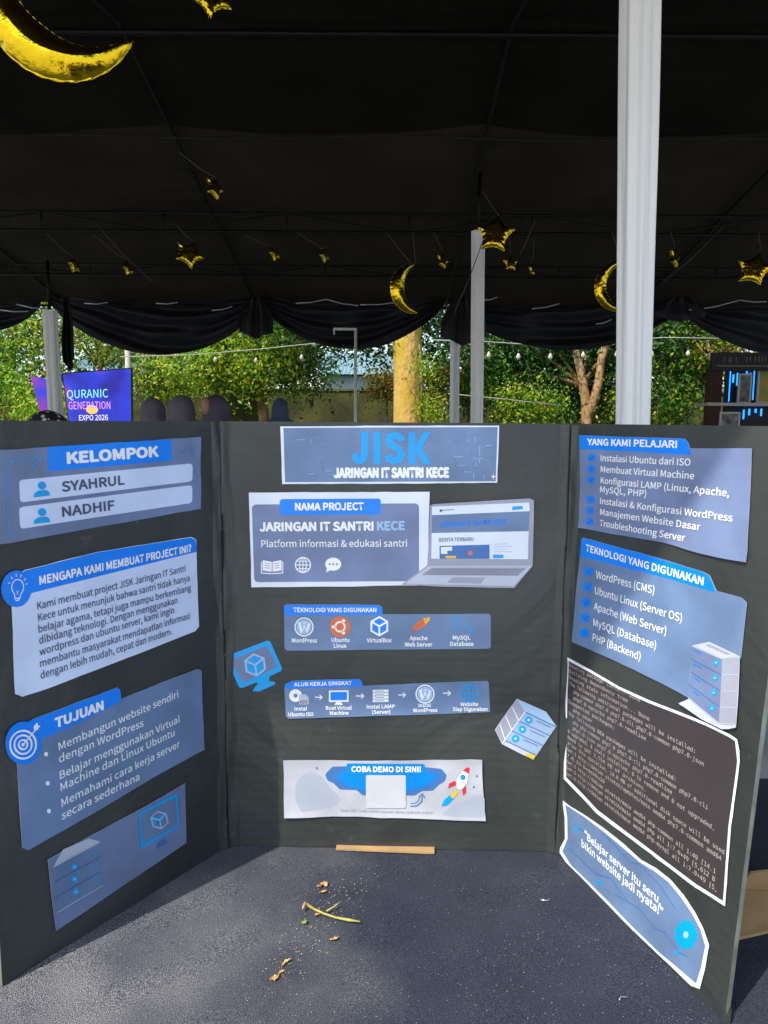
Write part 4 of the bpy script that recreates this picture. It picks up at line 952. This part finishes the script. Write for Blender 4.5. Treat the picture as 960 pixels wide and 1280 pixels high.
for st_, x1, x2, y in (('WordPress',364.8,396.5,802.5),('Ubuntu',414.6,436.7,801.8),('Linux',417.6,433,809),('VirtualBox',458.7,489.5,802.2),('Apache',512.2,534.3,799.5),('Web Server',505.9,540.3,807.4),('MySQL',566,587.7,799),('Database',562.7,591.7,806.8)):
    c.text(st_, x1, y, x2, y, 4.9, bold=.012)
c.done()
c = Card(pc, [(355.5,859),(357,854.5),(366,850.5),(449,848),(452.5,851.5),(453.5,856.8),(530,853.5),(609,850.5),(611,853),(612.5,889.5),(550,892),(440,895.5),(361,898),(357.5,895)], P_slate, 'strip headed ALUR KERJA SINGKAT with five steps joined by arrows', seed=9, amp=.25, curl=.001)
c.poly([(356,860.4),(357.5,854.8),(366,851),(448.5,848.6),(452,852),(452.6,857.4),(400,859)], P_blue, 'heading_band', 1); c.text('ALUR KERJA SINGKAT', 368, 857.4, 439.7, 855.2, 4.6, bold=.012)
c.ell(369.6, 869, 8, 8, P_ink, 'step_icon#1', 2, 18); c.ell(369.6, 869, 2.6, 2.6, P_slate, 'step_icon#1', 3, 12); c.poly([(374,868),(382,867),(386,871),(386,880),(374,880)], P_lg, 'step_icon#1', 4); c.text('ISO', 375.5, 878.8, 384.5, 878.6, 4, P_dark, .01, layer=5)
c.poly([(411.3,862.6),(435.8,862.2),(435.8,876.6),(411.3,877)], P_ink, 'step_icon#2', 2); c.poly([(413.3,864.6),(433.8,864.2),(433.8,874.4),(413.3,874.8)], P_blue, 'step_icon#2', 3); c.poly([(420.5,877),(426.5,877),(429,880.5),(418,880.6)], P_ink, 'step_icon#2', 2)
for k in range(4): c.poly([(466,861.6+k*4),(485.6,861.3+k*4),(485.6,864.6+k*4),(466,864.9+k*4)], P_ink, 'step_icon#3', 2); c.line([(469,863.2+k*4),(480,863+k*4)], .7, P_slate, 'step_icon#3', 3)
wp(c, 531.2, 867, 12, 'step_icon#4'); globe(c, 586.5, 866.3, 11.2, 'step_icon#5', P_cyan, 1.3)
for i, (xa, xb, y) in enumerate(((393.8,402.8,871),(444.8,454.8,869.3),(497.7,506.8,868),(553.6,563,866))):
    c.line([(xa,y),(xb,y)], 1.3, P_ink, 'arrow#%d' % i, 2); c.line([(xb-3.2,y-3),(xb,y),(xb-3.2,y+3)], 1.2, P_ink, 'arrow#%d' % i, 3)
for st_, x1, x2, y in (('Instal',368.7,383.8,887.6),('Ubuntu ISO',361,392,894.6),('Buat Virtual',407.7,439.7,886.4),('Machine',412.5,435.8,892.8),('Instal LAMP',458.7,493.5,884.7),('(Server)',465.4,488,891.4),
        ('Instal',523.4,538.5,883.2),('WordPress',516.4,546.6,889.4),('Website',575.6,597.4,881.8),('Siap Digunakan',566,609,888)):
    c.text(st_, x1, y+.1, x2, y-.3, 4.4, bold=.012)
c.done()
c = Card(pc, [(354.2,950),(430,950),(500,950),(602.2,948),(603.5,985),(607,1025),(565,1024),(521,1022),(430.6,1020),(355.7,1021),(355,985)], P_thin, 'white card at the bottom reading COBA DEMO DI SINI with a rocket', seed=10, amp=.5, curl=.004, lift=.001)
cl = [(220,125),(250,92),(310,90),(640,94),(700,100),(722,125),(715,150),(690,165),(665,190),(620,192),(590,210),(375,210),(350,188),(280,186),(255,160),(230,150)]
cv = lambda P_: [(340+x/3.31, 930+y/3.31) for x, y in P_]
c.poly(cv([(100,150),(150,115),(205,130),(250,190),(290,230),(240,262),(120,280),(95,220)]), P_pale, 'cloud_print#1', 1, r=5)
c.poly(cv([(790,235),(840,205),(878,210),(880,300),(800,300),(700,292),(740,250)]), P_pale, 'cloud_print', 1, r=5)
c.poly(cv(cl), P_mid, 'ornament_print', 2, r=2); c.poly(cv([(262,130),(330,100),(620,104),(690,130),(640,170),(560,190),(380,190),(300,165)]), P_blue, 'ornament_print', 3, r=3)
c.poly([(433.6,953.3),(530.3,953.8),(531.5,967.4),(433,967.8)], P_blue, 'heading_band', 4, r=2); c.text('COBA DEMO DI SINI!', 439.7, 963.6, 525.8, 963.8, 6.6, bold=.016, layer=6)
c.poly([(457.5,967.8),(507.2,967.8),(507.2,1009),(457.5,1009)], P_pill2, 'blank_square', 5, r=2)
c.text('Scan QR Code untuk masuk akses website kami!', 425.5, 1013.6, 541, 1016.6, 3.6, P_grey, .0)
c.poly(cv([(806,92),(817,95),(813,122),(788,108)]), P_red, 'rocket_picture', 3); c.poly(cv([(788,106),(814,120),(806,160),(780,188),(762,178),(764,140)]), P_ink, 'rocket_picture', 2); c.line(cv([(788,106),(814,120),(806,160),(780,188),(762,178),(764,140)]), .7, P_lb, 'rocket_picture', 3, closed=True)
c.ell(*cv([(789,134)])[0], 3.3, 3.3, P_mid, 'rocket_picture', 4, 14); c.ell(*cv([(789,134)])[0], 2., 2., P_cyan, 'rocket_picture', 5, 12)
c.poly(cv([(757,148),(762,165),(728,180),(732,160)]), P_red, 'rocket_picture', 3); c.poly(cv([(786,186),(802,170),(802,198),(790,210)]), P_red, 'rocket_picture', 3)
c.poly(cv([(756,186),(772,194),(752,222),(738,216)]), P_yel, 'rocket_picture', 3); c.poly(cv([(735,208),(752,222),(725,250),(700,254),(712,228)]), P_cyan, 'rocket_picture', 3)
c.line(cv([(572,255),(600,252),(618,236),(622,212)]), 1.2, P_mid, 'curved_arrow', 3); c.line(cv([(608,216),(622,202),(632,220)]), 1.2, P_mid, 'curved_arrow', 4); c.line(cv([(572,243),(592,242),(606,230),(610,214)]), .8, P_mid, 'curved_arrow', 3)
for (x, y) in ((185,98),(846,128),(834,174)): c.ell(*cv([(x,y)])[0], 1.3, 1.3, P_mid, 'dot_print', 3, 8)
c.done()
# monitor cutout
c = Card(pc, [(283,821.7),(285,819),(334,800.5),(338,801.5),(352.8,835),(351.5,838.5),(337,845),(336.5,851),(343.5,851.8),(344.5,855),(324,864),(316,863.5),(319.5,857.5),(322.5,856),(321,852.5),(303,859.7),(299,858.5)], P_cyan, 'blue monitor shaped paper cutout with a cube logo, near the left fold', name='monitor_cutout', seed=11, amp=.0, lift=.0012)
c.poly([(288.7,825.3),(333.5,806.8),(347,833),(304.4,853)], P_slate2, 'screen_print', 1)
cube(c, 319.3, 830.5, 13.5, 'cube_logo', P_lb, P_cyan, .17, -8)
c.done()
# server cutout
cs = lambda P_: [(600+x/5.333, 720+y/5.333) for x, y in P_]
c = Card(pc, cs([(245,816),(340,858),(440,903),(508,1000),(440,1100),(355,1223),(250,1172),(145,1117),(98,1022),(165,925)]), P_lg, 'blue grey server stack paper cutout near the right fold', name='server_cutout', seed=12, amp=.1, lift=.0014)
c.poly(cs([(245,820),(298,902),(147,1110),(102,1022)]), P_grey, 'server_print', 1); c.poly(cs([(250,820),(438,906),(503,998),(304,900)]), P_lb, 'server_print', 1); c.poly(cs([(300,902),(503,1002),(372,1192),(165,1094)]), P_lb2, 'server_print', 1)
for a, b_ in (((255,962),(462,1060)),((210,1028),(417,1126)),((166,1092),(371,1190)),((300,902),(505,1002))): c.line(cs([a, b_]), 1.0, P_mid, 'server_print', 3)
for a, b_ in (((215,872),(256,960)),((170,930),(212,1026)),((132,985),(167,1090)),((300,900),(147,1112))): c.line(cs([a, b_]), .9, P_ink, 'server_print', 3)
for (x, y) in ((322,955),(280,1017),(235,1078)):
    q_ = cs([(x, y)])[0]; c.ell(*q_, 4.6, 4.6, P_cyan, 'server_print', 4, 14); c.ell(*q_, 1.4, 1.4, P_ink, 'server_print', 5, 8)
    c.line(cs([(x+50,y+5),(x+150,y+50)]), .7, P_mid, 'server_print', 4)
c.poly(cs([(310,1178),(372,1194),(352,1219),(298,1192)]), P_yel, 'server_print', 2)
c.done()

# RIGHT PANEL
c = Card(pr, [(725.7,544),(858,548.3),(861,552),(864,560.3),(905,560.5),(941.9,560.6),(938.5,630),(935.6,702.8),(900,697),(873.3,691),(830,678),(767.7,667.6),(725,659.5),(726,600)], P_slate2, 'upper right card headed YANG KAMI PELAJARI with six ticked topics', seed=13, amp=.35, curl=.003)
c.poly([(726.3,544.6),(858,548.8),(861,552.5),(864.3,568.8),(795,564.5),(726.5,561)], P_blue, 'heading_band', 1); c.text('YANG KAMI PELAJARI', 736, 556, 847.6, 559.8, 7.6, bold=.014)
for st_, x1, y1, x2, y2 in (('Instalasi Ubuntu dari ISO',752,576.2,863.9,582.2),('Membuat Virtual Machine',752,590,868.5,599),('Konfigurasi LAMP (Linux, Apache,',752,604,912.6,620.8),('MySQL, PHP)',751.5,615.3,808.9,621),
        ('Instalasi & Konfigurasi WordPress',751.5,629.7,916.7,652),('Manajemen Website Dasar',751.5,643.4,876,663),('Troubleshooting Server',751,657,857,676.6)):
    c.text(st_, x1, y1, x2, y2, 7.5, bold=.006)
for i, (x, y) in enumerate(((740.6,572),(740.4,585.8),(739.8,599.4),(739.5,624.5),(739,638),(738.5,652))): check(c, x, y, 4.9, 'tick_icon#%d' % i)
c.done()
c = Card(pr, [(728.4,673),(731,672),(800,690),(880,714.5),(888,719),(896.4,738.5),(927,746.5),(934,752),(935,756),(931,790),(927.5,822.5),(900,865),(866,875),(830,855),(794.8,837.4),(755,819),(716.8,802.2),(721,740)], P_slate, 'right card headed TEKNOLOGI YANG DIGUNAKAN listing five ticked tools', seed=14, amp=.3, curl=.002)
c.poly([(729,674),(731.5,672.6),(800,690.8),(879,715),(887,720),(896,740.7),(810,716),(726.2,695.2)], P_blue, 'heading_band', 1); c.text('TEKNOLOGI YANG DIGUNAKAN', 733.9, 688.6, 880, 731.5, 8.2, bold=.01)
for st_, x1, y1, x2, y2 in (('WordPress (CMS)',746.6,722.3,819,742.6),('Ubuntu Linux (Server OS)',745.2,742,853,777.8),('Apache (Web Server)',743.9,761.6,833.5,793.6),('MySQL (Database)',743.3,781.9,821,811.5),('PHP (Backend)',742.5,800.3,802,825.5)):
    c.text(st_, x1, y1, x2, y2, 9, bold=.004)
for i, (x, y) in enumerate(((737,714.2),(735.8,733.7),(734.4,753.2),(733.3,771.9),(732.5,791.4))): check(c, x, y, 5.7, 'tick_icon#%d' % i)
c.done()
c = Card(pr, [(868.5,806.3),(889.6,802),(927.5,820),(926,865),(923.5,909),(914,911),(905,911),(880,899),(851,879),(862.5,873.5),(865,840)], P_lg, 'grey server stack paper cutout over the lower corner of the tools card', name='server_cutout', seed=15, amp=.1, lift=.003, curl=.002)
server(c, [(868.5,807.3),(905.8,823.5),(901.8,903.5),(862.9,872)], [(905.8,823.5),(927,822),(923.3,905),(901.8,903.5)], [(869.5,806.5),(889.6,802.6),(926.7,820.6),(905.8,822.8)], 4, 'server_print', [(898.5,828),(897,847),(895.5,865.5),(893.5,885)], 3.6, m1=P_slate2, m2=P_grey, m3=P_lg)
c.poly([(885,806),(890,805),(917,817.5),(911,818)], P_grey, 'server_print', 3)
for k in range(4): c.line([(871-k*.8,812.5+k*17),(880-k*.8,816.5+k*17.6)], 1.5, P_blue, 'server_print', 4)
c.done()
out = [(710.2,820.7),(740,837),(774.4,857.8),(810,874),(847.5,888.7),(885,904),(915,918.3),(923.4,923.9),(926,938),(926.2,951),(921,990),(915,1032.8),(911,1085),(908,1132.6),(890,1121),(870,1108.7),(802.5,1058),(746.2,1016),(706,973.2),(707,900)]
c = Card(pr, out, P_white, 'dark printed terminal screenshot with a white border full of install messages', seed=16, amp=.4, curl=.002)
cen = Vector((818, 975)); inn = []
inn = [(713,826),(740,840.5),(774,861),(810,877.5),(847,892),(885,907.5),(914,921.5),(921,926),(923.3,951),(918,990),(912.2,1032),(908.3,1085),(905.6,1126),(872,1105),(804,1054),(748,1012),(709,971),(710,900)]
c.poly(inn, P_term, 'printed_ground', 1)
rows = ['Reading package lists... Done', 'Building dependency tree', 'Reading state information... Done', 'The following additional packages will be installed:', '  php-common php7.0 php7.0-cli php7.0-common php7.0-json', '  php7.0-opcache php7.0-readline', 'Suggested packages:', '  php-pear',
        'The following NEW packages will be installed:', '  php php-common php7.0 php7.0-cli php7.0-common php7.0-cli', '  php7.0-json php7.0-opcache php7.0-readline', '0 upgraded, 8 newly installed, 0 to remove and 0 not upgraded.', 'Need to get 3,554 kB of archives.', 'After this operation, 14.0 MB of additional disk space will be used.',
        'Get:1 http://debian stretch/updates/main amd64 php7.0-common amd64', '7.0.33-0+deb9u10', 'Get:2 http://debian stretch/main amd64 php-common all 1:49 [14.1', 'Get:3 http://debian stretch/main amd64 php all 1:7.0+49 [5,612 B', 'Get:4 http://debian stretch/main amd64 php-mysql all 1:7.0+49 [5,']
TL, TR_, BR_, BL_ = Vector((714,833)), Vector((920,937)), Vector((906,1121)), Vector((710,968)); NR = len(rows)
for i, rw in enumerate(rows):
    f = (i+.0)/(NR-1); l_ = TL+(BL_-TL)*f; r_ = TR_+(BR_-TR_)*f; nlead = len(rw)-len(rw.lstrip()); fr = min(1., len(rw)/68.); f0 = nlead/68.
    a = l_+(r_-l_)*f0; e_ = l_+(r_-l_)*fr
    c.text(rw.strip(), a.x, a.y, e_.x, e_.y, 4.4, P_tt, .0, font='m')
c.done()
c = Card(pr, [(704,1000),(714,1008),(735,1021),(756,1035),(780,1054),(802.5,1074.5),(822,1085),(839,1098.4),(856,1119),(870,1140.6),(880,1160),(887.7,1181.4),(883,1210),(875.6,1236),(864.4,1232),(825,1194),(790,1160),(760,1129.4),(712.5,1084),(699.8,1063.3),(707.4,1047.8),(707,1022)], P_white, 'white edged quote card reading Belajar server itu seru with a blue gear', seed=17, amp=.2, curl=.002)
c.poly([(708,1005.5),(735,1024),(756,1039.5),(778,1058),(801,1077.5),(820,1089),(837,1102),(853,1122),(867,1143),(877,1162),(883,1182),(878,1208),(871,1229),(826,1191),(791,1157),(761,1126),(715,1081),(704.5,1064),(710.8,1048),(710.4,1022)], P_slate, 'printed_ground', 1)
c.text('“Belajar server itu seru,', 731.6, 1046.6, 827.2, 1131, 8.8, bold=.008); c.text('bikin website jadi nyata!”', 728.2, 1057.8, 829.8, 1146.6, 8.8, bold=.008)
gp = []
for i in range(48):
    a = 2*math.pi*i/48; k = 1.0 if (i//2) % 2 else .86; gp.append((858.7+15*k*math.cos(a), 1168.2+19.5*k*math.sin(a)))
c.poly(gp, P_cyan, 'gear_print', 2); c.ell(858.7, 1168.2, 3.4, 4.4, P_lb, 'gear_print', 3, 14)
for L_ in ([(716,1020),(722,1034),(733,1040)],[(712,1060),(745,1092),(765,1098),(785,1125)],[(760,1046),(790,1078),(800,1080),(825,1105),(845,1135)],[(770,1118),(800,1135),(820,1160),(832,1165),(850,1190),(860,1196)],[(752,1040),(775,1062)]): c.line(L_, 1.2, P_mid, 'circuit_lines', 2)
for (x, y) in ((721.7,1035.5),(749.8,1103),(848,1190)): c.ell(x, y, 2.6, 3.2, P_cyan, 'circuit_lines', 3, 12)
c.done()

# a short strip of cardboard showing under the centre panel, easel flap, corner piece
o = MB(); pa = on_z(420,1062,TZ+.001); pb = on_z(543,1067,TZ+.001); dd = (pb-pa).normalized(); nn = Vector((dd.y,-dd.x,0))
if nn.y > 0: nn = -nn
ns = 26
for i in range(ns):
    f0, f1 = i/ns, (i+1)/ns; e0, e1 = .0016+.0012*vnoise(i*.9, 4.), .0016+.0012*vnoise((i+1)*.9, 4.)
    A0, A1 = pa+(pb-pa)*f0, pa+(pb-pa)*f1
    q = [A0+nn*-.012, A1+nn*-.012, A1+nn*e1, A0+nn*e0]; o.add(q+[p+Vector((0,0,.0028)) for p in q], [(0,1,2,3),(4,7,6,5),(2,6,7,3)], M_card_b)
fl = o.build('cardboard_strip', None); tag(fl, 'thin tan cardboard strip poking out under the centre panel', 'cardboard')
fp = MB()
A = on_z(922,1172,TZ+.002); Bq = on_z(1010,1150,TZ+.002); 
flap = empty('cardboard_flap', tuple(A), 'folded brown cardboard flap on the cloth behind the right panel', 'cardboard')
C1 = at(938, 1088, A.y+.03); C2 = at(1010, 1145, Bq.y+.01)
def slab(pts, th, nm, m=None):
    b = MB(); P3 = [Vector(p) for p in pts]; n_ = (P3[1]-P3[0]).cross(P3[2]-P3[0]).normalized()*th; k = len(P3)
    b.add(P3+[p+n_ for p in P3], [tuple(range(k))[::-1], tuple(k+i for i in range(k))] + [(i, (i+1) % k, (i+1) % k+k, i+k) for i in range(k)], m or M_card_b); return b.build(nm, flap)
F0 = on_z(921,1172,TZ+.002); F1 = on_z(948,1166,TZ+.002); F2 = on_z(1015,1150,TZ+.004); F3 = on_z(1015,1118,TZ+.004); F4 = on_z(930,1112,TZ+.01)
slab([F0, F1, F2, F3, F4], .003, 'flap_base')
G0 = F4 + Vector((-.01,.004,.0)); G1 = F3 + Vector((0,.006,.0)); slab([G0, G1, G1+Vector((.02,-.015,.05)), at(938,1089,G0.y-.005)], .003, 'flap_side')
b = MB(); p = RO; b.box((p.x-.004, p.y-.0035, TZ), (p.x+.005, p.y-.001, TZ+.010), M_board); b.box((p.x+.005, p.y-.001, TZ), (p.x+.0065, p.y+.012, TZ+.014), M_board); b.build('corner_protector', board)

# debris on the cloth
M_twig = mat('green yellow twig', (.40,.36,.08), .7, var=.3, vscale=60); M_dry = mat('dry tan leaf', (.22,.10,.04), .8, col2=(.70,.45,.16), vscale=170); M_gl = mat('small green leaf', (.20,.30,.04), .7)
Z = TZ+.0035
tw = empty('twig', tuple(on_z(415,1142,TZ)), 'curved yellow green twig lying mid table below the centre panel', 'twig')
b = MB(); b.tube([on_z(384,1131,Z+.002), on_z(392,1136,Z), on_z(405,1142,Z), on_z(420,1147,Z), on_z(436,1150,Z), on_z(450,1152,Z)], [.0020,.0015,.0013,.0014,.0018,.0008], M_twig, 8); b.build('stem', tw)
b = MB(); b.tube([on_z(388,1134,Z), on_z(381,1129,Z+.004), on_z(378,1136,Z+.002)], [.002,.0022,.001], M_dry, 7); b.build('stalk_end', tw)
b = MB(); b.tube([on_z(408,1139,Z), on_z(418,1133,Z+.002), on_z(427,1126,Z+.003)], [.0012,.001,.0004], M_twig, 6); b.build('side_shoot', tw)
def flake(px, py, l_, w_, ang, m, label, cat='leaf fragment', h=.0022):
    p = on_z(px, py, TZ+.0010); b = MB(); c_, s_ = math.cos(ang), math.sin(ang); l_ *= .85; w_ *= .8
    def fn(u, v):
        jag = 1 + .55*vnoise(u*6+px, (1 if v > .5 else -1)*3.1, px*.1)
        x = (u-.5)*l_*(1+.25*vnoise(v*4, px)); k = (math.sin(math.pi*min(.97, max(.03, u)))**.5)*jag; y = (v-.5)*w_*k + .0018*math.sin(u*3+px)
        z = h*abs(2*v-1)*(.4+.8*vnoise(u*3, px)) + .0016*vnoise(u*6+px, v*6) + h*.5*u
        return (p.x+x*c_-y*s_, p.y+x*s_+y*c_, p.z+max(0, z))
    b.grid(fn, 12, 6, m, False); return tag(b.build('leaf_fragment'), label, cat, 'plant bits on the cloth')
for a in ((400,1107,.010,.008,.3,M_dry,'tan petal like bit above the twig, left of a pair'),(408,1106,.009,.009,1.2,M_dry,'tan petal like bit above the twig, right of a pair'),(404,1115,.011,.005,.9,M_dry,'brown bit just under the pair above the twig'),
          (380,1153,.008,.007,.4,M_gl,'small green bit under the left end of the twig'),(418,1173,.014,.006,.35,M_dry,'pale leaf bit right below the twig'),(358,1204,.017,.0045,.75,M_dry,'slender pale seed husk left below the twig'),
          (343,1222,.012,.008,.3,M_dry,'crumpled tan leaf bit lowest of the plant bits'),(351,1217,.010,.004,.4,M_dry,'thin tan leaf bit touching the lowest crumpled one'),(397,1144,.007,.005,1.,M_dry,'reddish brown bit against the twig')): flake(*a)
M_staple = mat('staple wire', (.75,.75,.78), .3, metal=.9)
for (pts, lab) in ((((676,1122),(676,1125),(686,1125.5),(687,1122.5)), 'loose bent staple on the cloth in front of the right fold'), (((774,1250),(776,1246),(785,1246.5)), 'loose L shaped staple near the foot of the right panel')):
    b = MB(); b.tube([on_z(a, c_, TZ+.001) for a, c_ in pts], .00065, M_staple, 6); tag(b.build('staple'), lab, 'staple')
# lint specks on the cloth: nobody could count them
M_lint = mat('lint', (.6,.57,.5), .8); M_crumb = mat('golden crumbs', (.55,.42,.12), .8)
b = MB(); rnd = random.Random(5)
def speck(px, py, s_, m):
    p = on_z(px, py, TZ+.0008); a = rnd.uniform(0, 6.28); l_ = s_*rnd.uniform(.8,2.4)
    dx, dy = math.cos(a)*l_, math.sin(a)*l_; ex, ey = -math.sin(a)*s_*.5, math.cos(a)*s_*.5
    b.add([(p.x+dx,p.y+dy,p.z),(p.x+ex,p.y+ey,p.z),(p.x-dx,p.y-dy,p.z),(p.x-ex,p.y-ey,p.z),(p.x,p.y,p.z+s_*.7)], [(0,1,4),(1,2,4),(2,3,4),(3,0,4),(0,3,2,1)], m)
for i in range(560): speck(rnd.uniform(60,900), 1070+210*rnd.random()**.8, .00042, M_lint)
for i in range(150): 
    t = rnd.random(); speck(455-110*t+rnd.gauss(0,16), 1085+135*t+rnd.gauss(0,10), .0007, M_crumb)
tag(b.build('lint_specks'), 'pale lint specks and golden crumbs scattered on the dark cloth', 'lint', kind='stuff')
